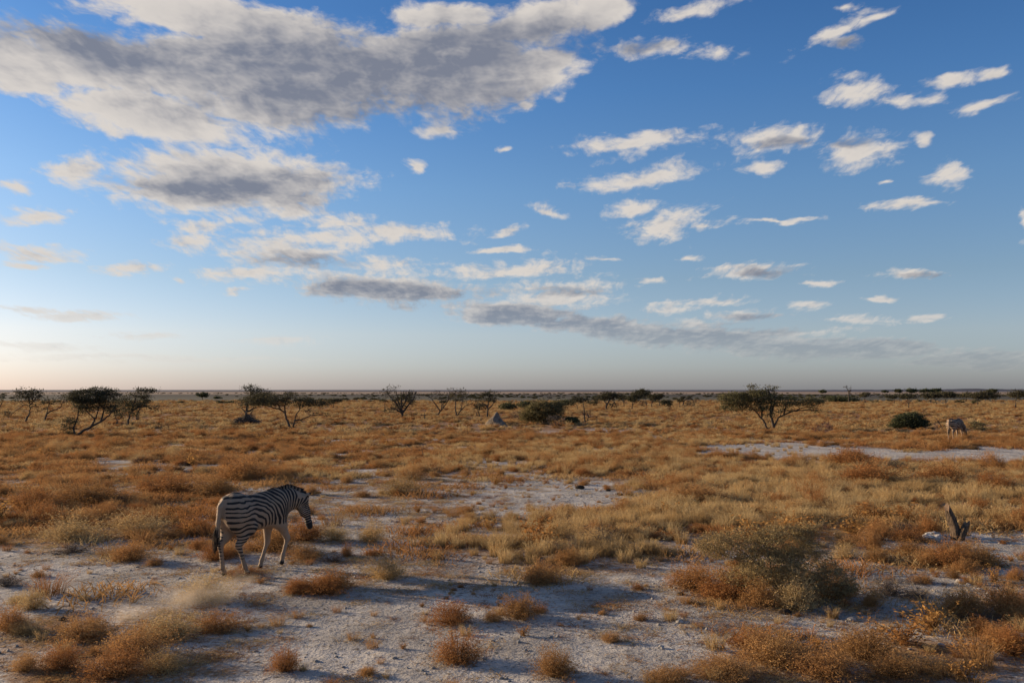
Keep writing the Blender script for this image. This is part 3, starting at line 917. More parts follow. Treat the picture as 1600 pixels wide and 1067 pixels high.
    st_ = np.cos(2 * np.pi * (f + wob / 0.08)) + 0.10 + 0.28 * smoothstep(-0.1, 0.4, x)
    # thinner shadow-free whites: belly, inner legs, fronts of the forelegs, buttocks
    on_wn = wn > 0.5
    st_ -= 1.6 * smoothstep(0.74, 0.64, z) * (x > -0.10) * (~on_wn)
    inner = smoothstep(0.085, 0.03, np.abs(y)) * smoothstep(0.72, 0.62, z)
    st_ -= 2.0 * inner * (~on_wn)
    st_ -= 1.15 * smoothstep(0.72, 0.66, z) * (x > 0.1) * (~on_wn)
    st_ -= 0.55 * smoothstep(0.38, 0.22, z) * (~on_wn)
    st_ -= 0.30 * smoothstep(-0.05, -0.35, x) * smoothstep(1.22, 1.1, z)
    st_ -= 1.6 * smoothstep(0.10, 0.05, np.abs(y)) * (x < -0.5) * smoothstep(1.16, 1.08, z)
    st_ += 0.5 * fbm(x * 4 + 4, z * 4 + y * 2, 23, 3) + 0.35 * fbm(x * 11, z * 11 + 3, 33, 2)
    dark = smoothstep(0.055, 0.040, z)
    lift = P.get('lifted')
    if lift is not None:
        dark = np.maximum(dark, smoothstep(0.065, 0.045, np.linalg.norm(V - np.array(lift), axis=1)))
    dark = np.maximum(dark, smoothstep(0.80, 0.90, t2) * on_head * (wn > 0.3))
    dark = np.maximum(dark, smoothstep(0.018, 0.008, np.abs(y)) * (z > 1.08) * (x < 0.3) * (x > -0.6))
    for sgn in (1, -1):
        ew = smoothstep(0.16, 0.13, np.linalg.norm(V - (pl - hd * 0.10 + side * sgn * 0.11), axis=1)) * (np.abs(y) > 0.075) * (((V - pl) @ hd) < -0.035)
        st_ = st_ * (1 - ew) - 1.0 * ew
        e_tip = pl - hd * 0.045 + side * sgn * 0.06 + P['ear'][0] * fwd - P['ear'][1] * hd + side * sgn * P['ear'][2]
        dark = np.maximum(dark, 0.9 * smoothstep(0.05, 0.03, np.linalg.norm(V - e_tip, axis=1)))
    dust = smoothstep(0.45, 0.05, z)
    me = mesh(name + ' body', V, Q, M_coat, True, {'stripe': st_, 'dark': dark, 'dust': dust})
    root = empty(name, (0, 0, 0))
    link('body', me, root)
    # mane: an upright brush of hair along the crest
    rng = np.random.default_rng(5)
    mb = MB(); A_st = []
    crest0 = np.array([0.26, 0, 1.20])
    up1 = np.cross(np.array([0, 1.0, 0]), (pl - nb) / Ln); up1 = up1 if up1[2] > 0 else -up1
    pts = [crest0, nb + up1 * 0.185 * 0.9 + (pl - nb) * 0.05, nm + up1 * 0.158, pl + up1 * 0.095 + (pl - nb) / Ln * 0.01, pl + fwd * 0.085 - hd * 0.03 * 0 + hd * 0.04]
    pts = np.array(pts); cum = np.concatenate([[0], np.cumsum(np.linalg.norm(np.diff(pts, axis=0), axis=1))])
    nst = 620 if h < 0.02 else 120
    for i in range(nst):
        u = rng.random() * cum[-1]
        p = np.array([np.interp(u, cum, pts[:, j]) for j in range(3)])
        j = min(np.searchsorted(cum, u), len(cum) - 1); tg = pts[j] - pts[j - 1]; tg /= np.linalg.norm(tg)
        up = np.cross(np.array([0, 1.0, 0]), tg); up = up if up[2] + up[0] * 0.5 > 0 else -up
        hgt = 0.105 * min(1, 0.35 + u / 0.18) * (0.9 if u < cum[-1] * 0.9 else 0.8) * rng.uniform(0.85, 1.1)
        p = p + np.array([0, rng.uniform(-0.014, 0.014), 0]) - up * 0.03
        tip = p + up * (hgt + 0.03) + tg * rng.normal(0, 0.008) + np.array([0, rng.normal(0, 0.006), 0])
        w = 0.010 if h < 0.02 else 0.022
        q = np.array([p - tg * w, p + tg * w, tip * 0.75 + p * 0.25 + tg * w * 0.9, tip * 0.75 + p * 0.25 - tg * w * 0.9, tip])
        q[:, 1] += np.array([0, 0.002, 0.001, 0, 0])
        mb.add(q, [(0, 1, 2, 3)], [(3, 2, 4)])
        tt = np.clip(((q - nb) @ (pl - nb)) / Ln ** 2, -0.5, 1.0)
        A_st.append(np.cos(2 * np.pi * (f0 + tt * Ln / 0.060)) - 0.0)
    V2 = np.vstack(mb.V)
    me2 = mesh(name + ' mane', V2, [np.vstack(mb.Q), np.vstack(mb.T)], M_coat, False,
               {'stripe': np.concatenate(A_st), 'dark': np.tile([0, 0, 0.35, 0.35, 1.0], nst), 'dust': np.zeros(len(V2))})
    link('mane', me2, root)
    # tail tuft
    mb = MB()
    a, b = tl[-2], tl[-1]
    for i in range(160 if h < 0.02 else 50):
        t = rng.random()
        p = a + (b - a) * t + rng.normal(0, 0.010, 3)
        dv = (b - a) / np.linalg.norm(b - a)
        e = p + dv * rng.uniform(0.10, 0.22) + np.array([rng.normal(-0.02, 0.018), rng.normal(0.01, 0.016), -0.08])
        m_ = (p + e) / 2 + rng.normal(0, 0.012, 3)
        mb.tube([p, m_, e], [0.006, 0.006, 0.002] if h < 0.02 else [0.014, 0.014, 0.005], 3)
    link('tail_tuft', mb.mesh(name + ' tuft', M_black_hair), root)
    # eyes
    th = np.linspace(0, np.pi, 6); ph = np.linspace(0, 2 * np.pi, 10, endpoint=False)
    for sgn in (1, -1):
        c = pl + hd * L * 0.30 + side * sgn * 0.070 + fwd * 0.035
        VV = np.array([c + 0.019 * np.array([math.sin(t_) * math.cos(p_), math.sin(t_) * math.sin(p_), math.cos(t_)]) for t_ in th for p_ in ph])
        QQ = [(i * 10 + j, i * 10 + (j + 1) % 10, (i + 1) * 10 + (j + 1) % 10, (i + 1) * 10 + j) for i in range(5) for j in range(10)]
        link('eye', mesh('eye', VV, QQ, M_eye, True), root)
    return root

POSE_WALK = dict(
    neck_base=(0.44, 0, 0.99), neck_mid=(0.70, -0.04, 1.05), poll=(0.92, -0.12, 1.02), muzzle=(1.01, -0.23, 0.59), ear=(0.11, 0.055, 0.10),
    hind_r=[(-0.40, -0.10, 0.93), (-0.24, -0.125, 0.72), (-0.44, -0.12, 0.47), (-0.30, -0.115, 0.125), (-0.25, -0.115, 0.035)],
    hind_l=[(-0.42, 0.10, 0.93), (-0.34, 0.125, 0.72), (-0.60, 0.12, 0.48), (-0.555, 0.115, 0.125), (-0.52, 0.115, 0.035)],
    fore_l=[(0.42, 0.10, 0.82), (0.38, 0.12, 0.68), (0.37, 0.115, 0.40), (0.25, 0.11, 0.125), (0.22, 0.11, 0.035)],
    fore_r=[(0.44, -0.10, 0.82), (0.46, -0.12, 0.68), (0.60, -0.115, 0.44), (0.515, -0.11, 0.19), (0.49, -0.11, 0.085)],
    lifted=(0.485, -0.11, 0.065),
    tail=[(-0.62, 0, 1.14), (-0.72, 0, 1.05), (-0.735, 0.02, 0.82), (-0.73, 0.04, 0.62)])
zebra = make_zebra('zebra', POSE_WALK, 0.0125)
zx, zy = -4.10, 14.66
zebra.location = (zx, zy, float(terrain(zx, zy)) - 0.005)
zebra.rotation_euler = (0, 0, R(56))
zebra.scale = (0.95, 1.0, 1.03)
tag(zebra, 'striped zebra walking over the pale ground, head hanging low, one foreleg lifted', 'zebra', 'zebras on the plain')

POSE_GRAZE = dict(coarse=0.6,
    neck_base=(0.44, 0, 0.97), neck_mid=(0.74, -0.03, 0.74), poll=(0.93, -0.06, 0.50), muzzle=(1.08, -0.08, 0.10), ear=(0.06, 0.10, 0.08),
    hind_r=[(-0.40, -0.10, 0.93), (-0.28, -0.125, 0.72), (-0.50, -0.12, 0.48), (-0.44, -0.115, 0.125), (-0.40, -0.115, 0.035)],
    hind_l=[(-0.42, 0.10, 0.93), (-0.32, 0.125, 0.72), (-0.56, 0.12, 0.48), (-0.52, 0.115, 0.125), (-0.49, 0.115, 0.035)],
    fore_l=[(0.42, 0.10, 0.82), (0.40, 0.12, 0.68), (0.42, 0.115, 0.40), (0.40, 0.11, 0.125), (0.42, 0.11, 0.035)],
    fore_r=[(0.44, -0.10, 0.82), (0.42, -0.12, 0.68), (0.50, -0.115, 0.42), (0.52, -0.11, 0.125), (0.55, -0.11, 0.035)],
    tail=[(-0.62, 0, 1.14), (-0.70, 0, 1.05), (-0.72, 0.0, 0.80), (-0.70, -0.01, 0.60)])
zebra2 = make_zebra('zebra', POSE_GRAZE, 0.020)
gx, gy, gz = put(1493, 688)
zebra2.location = (gx, gy, gz); zebra2.rotation_euler = (0, 0, R(36))
tag(zebra2, 'small distant zebra grazing beside the round dark green bush, rump turned to us', 'zebra', 'zebras on the plain')

# ------------------------------------------------------------------ trees and bushes, each grown into its own crown
def grow_tree(name, label, cat, group, base, limbs, blobs, leaf=None, twig_mat=None, lw=5.0, twigs=1.0, leaves=1.0, lsize=None, seed=0, thick=1.0, flat=0.5):
    """base: photo place of the foot; limbs: polylines in photo px; blobs: (px, py, half width, half height, density) of the crown.
    lw: trunk width at the foot in photo px"""
    rng = np.random.default_rng(seed + 1000)
    bx, by, bz = put(*base)
    d = by; m = d / F
    cx, cy = base
    def loc(px, py, dep=0.0):
        return np.array([(px - cx) * m, dep, (cy - py) * m])
    mb = MB()
    nodes, nrad = [], []
    for li, L in enumerate(limbs):
        L0 = np.array(L, float)
        dep_end = rng.uniform(-0.8, 0.8) * abs(L0[-1, 1] - L0[0, 1] + 1) * 0.5 * m
        # smooth and roughen the limb
        t = np.linspace(0, len(L0) - 1, max(5, len(L0) * 4))
        px_ = np.interp(t, range(len(L0)), L0[:, 0]); py_ = np.interp(t, range(len(L0)), L0[:, 1])
        k = np.convolve
        if len(t) > 6:
            for _ in range(2):
                px_[1:-1] = (px_[:-2] + px_[1:-1] * 2 + px_[2:]) / 4; py_[1:-1] = (py_[:-2] + py_[1:-1] * 2 + py_[2:]) / 4
        u = t / t[-1]
        P = np.stack([(px_ - cx) * m, dep_end * u ** 1.3, (cy - py_) * m], 1)
        P[1:-1] += rng.normal(0, 0.10 * lw * m, (len(P) - 2, 3))
        start_w = lw * (1.0 if li == 0 else 0.68)
        if li and len(nodes):
            # start on the nearest wood so that limbs join
            A = np.array(nodes); j = np.argmin(((A - P[0]) ** 2).sum(1)); P[0] = A[j]; start_w = min(start_w, nrad[j] * 2 / m * 0.95)
            off = A[j][1]; P[:, 1] += off
            P[0] = A[j]
        if li == 0: P[0, 2] = -0.06
        r = 0.5 * m * thick * (start_w * (1 - u) ** 0.8 + lw * 0.14) * 0.88
        if li == 0: r[0] *= 1.35
        mb.tube(P, r, 6)
        nodes += list(P); nrad += list(r)
    trunk = mb
    tw = MB(); fo = MB()
    if not nodes:
        for a_ in np.linspace(-0.5, 0.5, 5):
            nodes.append(np.array([a_ * blobs[0][2] * m, 0.0, -0.02])); nrad.append(0.5 * m)
    nodes = np.array(nodes); nrad = np.array(nrad)
    if not limbs: tw.tube(nodes, 0.5 * m, 4)
    ls = lsize if lsize else max(0.030, 1.25 * m)
    targets = []
    spread = min(1.0, max(0.22, max([b[2] for b in blobs] + [3]) / 16.0))
    for (px, py, rx, ry, den) in blobs:
        n = int(max(6, 34 * den * twigs * (rx * ry / 60.0) ** 0.75))
        c = loc(px, py); dep = rng.uniform(-0.35, 0.35) * rx * m
        q = rng.normal(size=(n, 3)); q /= np.linalg.norm(q, axis=1)[:, None]; q *= rng.uniform(0.25, 1.0, (n, 1)) ** 0.5
        T = c + q * np.array([rx, max(rx * 0.75, ry), ry]) * m + [0, dep, 0]
        targets += [(p, den) for p in T]
    targets = [t for t in targets if t[0][2] > -0.02]
    order = np.argsort([np.min(((nodes - t[0]) ** 2).sum(1)) for t in targets])
    for oi in order:
        T, den = targets[oi]
        dist2 = ((nodes - T) ** 2 * [1, 1, 1.6]).sum(1) + np.where(nodes[:, 2] > T[2] + 0.05, 0.5 * m * m * 100, 0)
        j = int(np.argmin(dist2)); A = nodes[j]
        if np.linalg.norm(T - A) < 0.5 * m: continue
        mid = (A + T) / 2 + rng.normal(0, 0.10, 3) * np.linalg.norm(T - A) + [0, 0, flat * 0.12 * np.linalg.norm(T - A)]
        r0 = min(nrad[j] * 0.75, 0.5 * m * lw * 0.34 * thick); r1 = max(r0 * 0.35, 0.11 * m * thick)
        tw.tube([A, (A + mid) / 2 + rng.normal(0, 0.03, 3) * np.linalg.norm(T - A), mid, T], [max(r0, r1), max(r0, r1) * 0.85, (r0 + r1) / 2 if r0 > r1 else r1, r1], 4 if m < 0.03 else 3)
        nodes = np.vstack([nodes, mid[None], T[None]]); nrad = np.concatenate([nrad, [(r0 + r1) / 2, max(r1, r0 * 0.5)]])
        # fine twigs at the end
        for _ in range(3 if leaf else 6):
            q = T + rng.normal(0, 1.0, 3) * np.array([2.0, 2.0, 1.2]) * m * 1.4 * max(spread, 0.5)
            ribbon(tw, [T, (T + q) / 2 + rng.normal(0, 0.2, 3) * m, q], 0.22 * m * thick, rng, 0.2, 0.8)
            if rng.random() < 0.5:
                q2 = (T + q) / 2 + rng.normal(0, 1.3, 3) * m
                ribbon(tw, [(T + q) / 2, q2], 0.18 * m * thick, rng, 0.3, 0.9)
        if leaf:
            n = max(2, int(rng.poisson(15 * leaves * (0.4 + 0.6 * den))))
            C = T + rng.normal(0, 1.0, (n, 3)) * np.array([3.5, 3.5, 1.35]) * m * 1.15 * spread
            C[:, 2] = np.maximum(C[:, 2], 0.03)
            flecks(fo, C, ls, rng, np.clip(rng.uniform(0.0, 1.0) * 0.7 + rng.uniform(0, 0.4, n), 0, 1))
    root = empty(name, (bx, by, bz))
    tag(root, label, cat, group)
    if limbs:
        link('trunk', trunk.mesh(name + ' trunk', M_bark, True), root)
    if tw.V:
        tag(link('branches', tw.mesh(name + ' branches', twig_mat or M_bark), root), kind='stuff')
    if fo.V:
        tag(link('crown', fo.mesh(name + ' crown', leaf), root), kind='stuff')
    return root

def auto_limbs(base, top, left, right, rng, n=3, lean=0.0):
    cx, cy = base; h = cy - top
    fork = cy - h * rng.uniform(0.25, 0.42)
    fx = cx + lean * h * 0.3 + rng.normal(0, 0.4)
    L = [[(cx, cy), ((cx + fx) / 2 + rng.normal(0, .4), (cy + fork) / 2), (fx, fork)]]
    for k in range(n):
        t = (k + 0.5) / n
        ex = left + (right - left) * (0.12 + 0.76 * t)
        ey = top + h * rng.uniform(0.10, 0.28)
        L.append([(fx, fork), ((fx * 1.2 + ex) / 2.2, fork - (fork - ey) * 0.6), (ex, ey)])
    return L

G_AC = 'acacia trees on the plain'
G_BT = 'bare thorn trees on the plain'
G_BU = 'green bushes on the plain'
TI = [0]
def T(name, label, cat, group, *a, **k):
    TI[0] += 1
    return grow_tree(name, label, cat, group, *a, seed=TI[0] * 17, **k)

# --- left
T('thorn_tree', 'bare thorn tree cut by the left edge of the picture', 'tree', G_BT, (-6, 660), [[(-6, 660), (-7, 645), (-4, 630)], [(-5, 636), (2, 625)]], [(-4, 622, 10, 8, .5)], M_drab, leaves=.5, lw=3)
T('thorn_tree', 'bare thorn tree with crooked trunk and a low branch drooping to the left', 'tree', G_BT, (38, 662),
  [[(38, 662), (42, 648), (43, 634)], [(42, 634), (33, 632), (22, 641), (9, 652)], [(43, 634), (38, 622), (32, 608)], [(43, 634), (50, 622), (62, 612)], [(45, 626), (49, 612)]],
  [(33, 612, 10, 7, .5), (51, 613, 10, 6, .4), (33, 624, 18, 8, .5), (60, 623, 11, 6, .35), (12, 646, 10, 6, .4), (54, 635, 8, 5, .2), (42, 617, 20, 9, .7)], M_drab, leaves=.9, lw=3.8)
T('thorn_tree', 'small bare thorn tree with one long branch bent up to the right', 'tree', G_BT, (67, 663),
  [[(67, 663), (71, 648), (72, 634)], [(72, 645), (80, 641), (92, 637), (95, 627), (97, 619)], [(72, 636), (75, 626)]],
  [(73, 630, 7, 8, .35), (96, 620, 5, 4, .4), (65, 638, 9, 4, .3), (100, 626, 5, 3, .3), (78, 626, 14, 6, .5)], M_drab, leaves=.8, lw=3.2)
T('acacia_tree', 'leaning acacia with a long slanting trunk and a wide dark crown', 'tree', G_AC, (119, 683),
  [[(119, 683), (126, 675), (141, 667), (155, 659), (166, 650), (173, 640), (176, 628)], [(141, 667), (147, 655), (141, 648), (132, 636)], [(147, 657), (151, 646), (154, 630)], [(155, 659), (158, 642), (160, 625)],
   [(117, 682), (114, 668), (120, 655), (121, 640), (124, 622)]],
  [(138, 621, 35, 13, 1.2), (138, 633, 28, 9, .8), (120, 622, 18, 9, .8), (165, 620, 20, 12, .8), (130, 640, 15, 9, .7), (110, 662, 11, 11, .7), (107, 680, 13, 5, 1.1), (150, 611, 26, 5, .7), (168, 640, 13, 8, .5)], M_drab, lw=4.6, leaves=1.3)
T('acacia_tree', 'short forked acacia under the right edge of the leaning tree', 'tree', G_AC, (183, 664), [[(183, 664), (182, 657)], [(182, 657), (176, 648), (174, 636)], [(182, 657), (190, 650), (196, 638)]],
  [(185, 638, 16, 14, .8), (178, 628, 10, 8, .5)], M_drab, lw=4.5)
T('acacia_tree', 'acacia with slim trunk and a dark flat tier jutting out on the right', 'tree', G_AC, (198, 669), [[(198, 669), (200, 656), (203, 645), (213, 636), (224, 630), (232, 614)], [(210, 637), (230, 634), (237, 641)], [(205, 642), (208, 625), (213, 610)]],
  [(213, 626, 24, 13, .9), (231, 610, 14, 4, .9), (213, 610, 7, 4, .5), (204, 641, 17, 11, .6), (240, 637, 11, 4, .4)], M_drab, lw=3.6, leaves=1.2)
T('acacia_tree', 'dim acacia trunk half hidden behind the flat tiered acacia', 'tree', G_AC, (213, 658), [[(213, 658), (214, 645), (218, 634)], [(217, 656), (218, 644)]], [(221, 630, 15, 9, .5)], M_drab, lw=3)
T('far_tree', 'tiny lone dark round-topped tree on the grey flats left of centre', 'tree', 'far trees', (316, 624), [[(316, 624), (316, 619)]], [(317, 617, 8, 3.2, 2.2)], M_green, lw=1.4)
T('far_bush', 'tiny low dark bush right of the lone far tree', 'bush', 'far bushes', (341, 623), [], [(341, 621, 6, 1.6, 1.5)], M_green)
T('bare_bush', 'low dark bare bush in the scrub below the tiered acacia', 'bush', 'bare bushes in the scrub', (257, 677), [[(257, 677), (256, 670)]], [(257, 668, 13, 6, .6)], None, lw=1.5)
T('bare_bush', 'reddish brown bare bush right of the low dark one', 'bush', 'bare bushes in the scrub', (301, 662), [], [(301, 658, 13, 5, .8)], None, twig_mat=M_pink)
T('acacia_tree', 'ragged acacia with dark stems rising from a heap of dead brush', 'tree', G_AC, (384, 661), [[(384, 661), (384, 645), (385, 632), (390, 616), (394, 605)], [(386, 645), (375, 637)], [(387, 641), (402, 636)], [(386, 630), (400, 615)], [(388, 661), (390, 648), (394, 636)]],
  [(392, 607, 13, 7, .6), (406, 613, 17, 7, .7), (395, 625, 22, 10, .7), (378, 630, 10, 8, .35), (412, 622, 20, 8, .9)], M_drab, lw=4.6, leaves=1.1)
T('brush_pile', 'heap of dead dark brush round the foot of the ragged acacia', 'brush', None, (383, 664), [], [(376, 659, 14, 6, 2.2), (386, 655, 9, 8, 2.2), (397, 660, 10, 5, 1.8)], M_grey, leaves=.7)
T('acacia_tree', 'umbrella acacia with a clear V-shaped trunk and spreading flat crown', 'tree', G_AC, (456, 673),
  [[(456, 673), (452, 665), (446, 652), (443, 643), (430, 637), (412, 633), (398, 631)], [(457, 671), (459, 660), (461, 648), (466, 638), (478, 631)], [(445, 648), (444, 640), (446, 628), (452, 617)], [(460, 656), (471, 655), (480, 650), (492, 647), (512, 649)], [(437, 640), (430, 629), (424, 620)], [(466, 638), (468, 626)]],
  [(420, 624, 29, 11, 1.0), (400, 626, 16, 9, .7), (450, 618, 14, 7, .7), (472, 627, 19, 8, 1.0), (497, 629, 23, 5, 1.0), (500, 646, 14, 4, .35), (478, 640, 8, 3, .2), (440, 630, 14, 6, .5)], M_drab, lw=4.2, leaves=1.1)
T('bare_bush', 'pinkish bare bush under the right arm of the umbrella acacia', 'bush', 'bare bushes in the scrub', (488, 656), [], [(487, 645, 10, 7, .8)], None, twig_mat=M_pink)
T('far_tree', 'small dark far tree right of the umbrella acacia', 'tree', 'far trees', (521, 639), [[(521, 639), (521, 630)]], [(524, 626, 10, 4, 1.2)], M_drab, lw=2)
# --- centre left
T('thorn_tree', 'slim thorn tree with a single thin stem close left of the dense bare tree', 'tree', G_BT, (601, 646), [[(601, 646), (602, 628), (603, 615)]], [(601, 612, 7, 5, .4), (602, 643, 7, 4, .6)], M_drab, leaves=.4, lw=1.6)
T('thorn_tree', 'dense bare thorn tree with many rising dark branches left of centre', 'tree', G_BT, (629, 655),
  [[(629, 655), (629, 645), (628, 632), (629, 612)], [(628, 643), (621, 632), (611, 622), (604, 611)], [(630, 643), (640, 632), (648, 620), (650, 612)], [(629, 646), (618, 638), (612, 636)], [(629, 636), (636, 620), (640, 610)], [(628, 640), (620, 622), (618, 610)]],
  [(628, 626, 20, 13, 1.0), (612, 607, 9, 5, .6), (641, 617, 13, 8, .8), (615, 640, 11, 6, .6), (606, 616, 9, 6, .4)], M_drab, leaves=.4, lw=4.6)
T('fallen_branch', 'dead dark branch lying on the grass right of the dense bare tree', 'branch', None, (640, 650), [[(633, 648), (641, 646), (650, 647), (658, 650)]], [(646, 646, 9, 2, .5)], None, lw=1.8)
T('dead_snag', 'short dead snag with one upright spike between two bare trees', 'snag', None, (664, 657), [[(664, 657), (663, 648), (665, 639)], [(663, 648), (656, 648)], [(663, 649), (668, 647)]], [(668, 657, 8, 2, .6)], None, lw=2.2)
T('thorn_tree', 'open bare thorn tree leaning right with a spray of long branches', 'tree', G_BT, (684, 650), [[(684, 650), (685, 646), (692, 638), (700, 626), (703, 614)], [(688, 642), (680, 630), (672, 620), (662, 616)], [(690, 640), (690, 628), (686, 615)], [(693, 637), (692, 624)], [(700, 626), (712, 612)]],
  [(665, 617, 9, 2.5, .4), (690, 621, 17, 8, .55), (684, 613, 8, 3, .3), (704, 618, 8, 6, .4)], M_drab, leaves=.12, lw=3)
T('thorn_tree', 'bare thorn tree with two curved stems and a dark hazy top', 'tree', G_BT, (714, 651), [[(714, 651), (712, 643), (711, 630), (712, 616)], [(714, 650), (720, 641), (722, 630), (724, 615)], [(720, 641), (728, 633), (738, 630)]],
  [(718, 620, 19, 9, 1.0), (713, 611, 15, 5, .5), (731, 628, 11, 5, .4)], M_drab, leaves=.35, lw=3)
T('thorn_tree', 'short dark thorn tree tucked left of the mound-side tree', 'tree', G_BT, (749, 651), [[(749, 651), (748, 643), (750, 632)], [(744, 650), (746, 640)]], [(750, 635, 10, 7, .9)], M_drab, leaves=.7, lw=2.4)
T('acacia_tree', 'upright dark acacia standing just behind the termite mound', 'tree', G_AC, (762, 653), [[(762, 653), (762, 640), (763, 625), (766, 614)], [(762, 640), (770, 632), (775, 624)], [(762, 636), (752, 627)]],
  [(761, 620, 14, 8, .9), (767, 613, 9, 3, .5), (751, 628, 9, 6, .5), (773, 627, 7, 6, .4)], M_drab, lw=3.2, leaves=.8)
# --- bushes of the middle
T('far_bush', 'dark far bush left of the big olive bush', 'bush', 'far bushes', (795, 642), [], [(794, 635, 13, 6, 1.6)], M_green)
T('far_bush', 'low dark far bush behind the left shoulder of the olive bush', 'bush', 'far bushes', (822, 640), [], [(822, 632, 13, 5, 1.6)], M_green)
T('bare_bush', 'pinkish bare bush touching the left side of the big olive bush', 'bush', 'bare bushes in the scrub', (806, 656), [], [(806, 648, 11, 8, 1.0)], None, twig_mat=M_pink)
T('thorn_tree', 'bare tree top showing above the big olive bush', 'tree', G_BT, (853, 645), [[(853, 645), (850, 630), (847, 614)], [(851, 630), (862, 620)]], [(858, 620, 11, 4, .5), (848, 616, 4, 4, .3)], None, lw=2)
T('round_bush', 'big rounded olive green bush standing near the middle of the plain', 'bush', G_BU, (850, 663), [[(850, 663), (848, 650)], [(850, 662), (862, 648)], [(850, 662), (836, 650)]],
  [(848, 640, 27, 14, 1.1), (830, 646, 15, 12, 1.0), (866, 640, 15, 15, 1.0), (850, 652, 28, 8, 1.0), (842, 629, 14, 5, .5), (874, 632, 12, 6, .5), (824, 652, 10, 7, .7)], M_olive, lw=2.4, leaves=1.8)
T('bare_bush', 'grey brown bare bush in front of the big olive bush', 'bush', 'bare bushes in the scrub', (868, 667), [], [(868, 656, 14, 10, 1.2)], None, twig_mat=M_grey)
T('round_bush', 'small dark green bush at the right foot of the olive bush', 'bush', G_BU, (893, 664), [], [(893, 657, 10, 6, 2.0)], M_green, leaves=1.4)
# --- centre right
T('dead_tree', 'dead twin-stemmed tree with broken dark branches right of the olive bush', 'tree', None, (914, 661), [[(914, 661), (913, 645), (912, 630), (911, 621)], [(917, 661), (919, 650), (922, 641)], [(919, 651), (930, 650), (942, 648)], [(913, 648), (908, 642)], [(919, 650), (916, 641)]],
  [(918, 645, 9, 5, .5), (932, 654, 8, 5, .25)], None, lw=2.6)
T('bushy_thicket', 'low dark thicket behind the dead twin-stemmed tree', 'bush', 'far bushes', (884, 636), [], [(884, 629, 14, 4, 1.4)], M_green)
T('umbrella_tree', 'small umbrella tree just left above the dead twin-stemmed tree', 'tree', G_AC, (902, 642), [[(902, 642), (902, 633)], [(902, 634), (896, 628)], [(902, 634), (909, 627)]], [(904, 625, 13, 5, 1.3)], M_drab, lw=2)
T('far_bush', 'grey-green far bush between the dead tree and the stout acacia', 'bush', 'far bushes', (926, 634), [], [(926, 627, 9, 6, 1.0)], M_drab)
T('acacia_tree', 'stout acacia with a pale foot and dead limbs hanging on its right', 'tree', G_AC, (947, 641), [[(947, 641), (948, 632), (953, 623), (958, 616)], [(948, 632), (942, 622)], [(953, 641), (958, 631), (962, 626)], [(960, 628), (966, 640)]],
  [(950, 619, 15, 6, 1.4), (961, 617, 10, 4, .8), (959, 631, 8, 5, .4), (938, 621, 8, 4, .6)], M_drab, lw=3.4)
AU = np.random.default_rng(404)
def A(name, label, cat, group, base, top, left, right, den, leafm=M_drab, n=3, lw=2.2, thickness=0.5, **k):
    cx = (left + right) / 2; h = base[1] - top
    bl = [(cx, top + h * thickness * 0.5, (right - left) / 2 * 0.95, h * thickness * 0.42, den), (cx + (right - left) * .15, top + h * .12, (right - left) * .22, h * .1, den * .6), (cx - (right - left) * .2, top + h * thickness * .6, (right - left) * .2, h * .14, den * .6)]
    return T(name, label, cat, group, base, auto_limbs(base, top, left, right, AU, n), bl, leafm, lw=lw, **k)
A('acacia_tree', 'thin acacia with forked stem right of the stout acacia', 'tree', G_AC, (975, 637), 616, 964, 982, .9)
A('acacia_tree', 'rounded small acacia left in the clump right of centre', 'tree', G_AC, (988, 640), 615, 980, 1002, 1.2, thickness=.6)
A('acacia_tree', 'tallest broad acacia of the clump right of centre, crown reaching the horizon', 'tree', G_AC, (1010, 635), 608, 988, 1016, 1.5)
A('acacia_tree', 'acacia under the right side of the tallest one in the clump', 'tree', G_AC, (1018, 636), 616, 1011, 1032, 1.0)
A('acacia_tree', 'rightmost flat acacia of the clump right of centre', 'tree', G_AC, (1031, 634), 614, 1020, 1038, 1.2)
A('bare_bush', 'low bare grey bush under the clump of acacias', 'bush', 'bare bushes in the scrub', (1006, 637), 626, 998, 1014, .8, None, lw=1.4, thickness=.8)
T('far_bush', 'rounded dark bush at the right end of the acacia clump', 'bush', 'far bushes', (1043, 637), [[(1043, 637), (1042, 632)]], [(1043, 630, 9, 6, 1.2)], M_drab, lw=2)
A('acacia_tree', 'small acacia with a reddish upright stem beside an arched dead tree', 'tree', G_AC, (1063, 638), 621, 1057, 1070, .9)
T('dead_tree', 'arched fallen dead tree forming a dark tangle of branches', 'tree', None, (1066, 636), [[(1066, 636), (1069, 626), (1077, 621), (1084, 626), (1086, 636)]], [(1078, 629, 10, 6, 1.1), (1090, 626, 6, 4, .4)], None, lw=2)
T('acacia_tree', 'large spreading acacia with two bases and a long arm to the right', 'tree', G_AC, (1209, 672),
  [[(1209, 672), (1208, 660), (1204, 648), (1206, 630), (1203, 612), (1194, 604)], [(1199, 671), (1195, 660), (1188, 650), (1178, 640), (1160, 630)], [(1210, 668), (1214, 655), (1225, 648), (1240, 642), (1256, 637), (1276, 634)], [(1205, 648), (1212, 628), (1212, 606)],
   [(1190, 652), (1192, 638), (1184, 622)], [(1240, 642), (1262, 640), (1282, 641)], [(1225, 648), (1230, 632), (1238, 622)]],
  [(1152, 624, 27, 12, 1.5), (1186, 619, 30, 10, 1.3), (1150, 638, 23, 5, .9), (1188, 635, 22, 9, .9), (1226, 628, 25, 9, 1.0), (1266, 628, 22, 7, 1.1), (1180, 606, 13, 5, .45), (1206, 606, 12, 5, .45), (1272, 640, 12, 5, .4), (1230, 640, 12, 5, .4), (1210, 645, 20, 6, .4)], M_olive, lw=4.8, leaves=1.15)
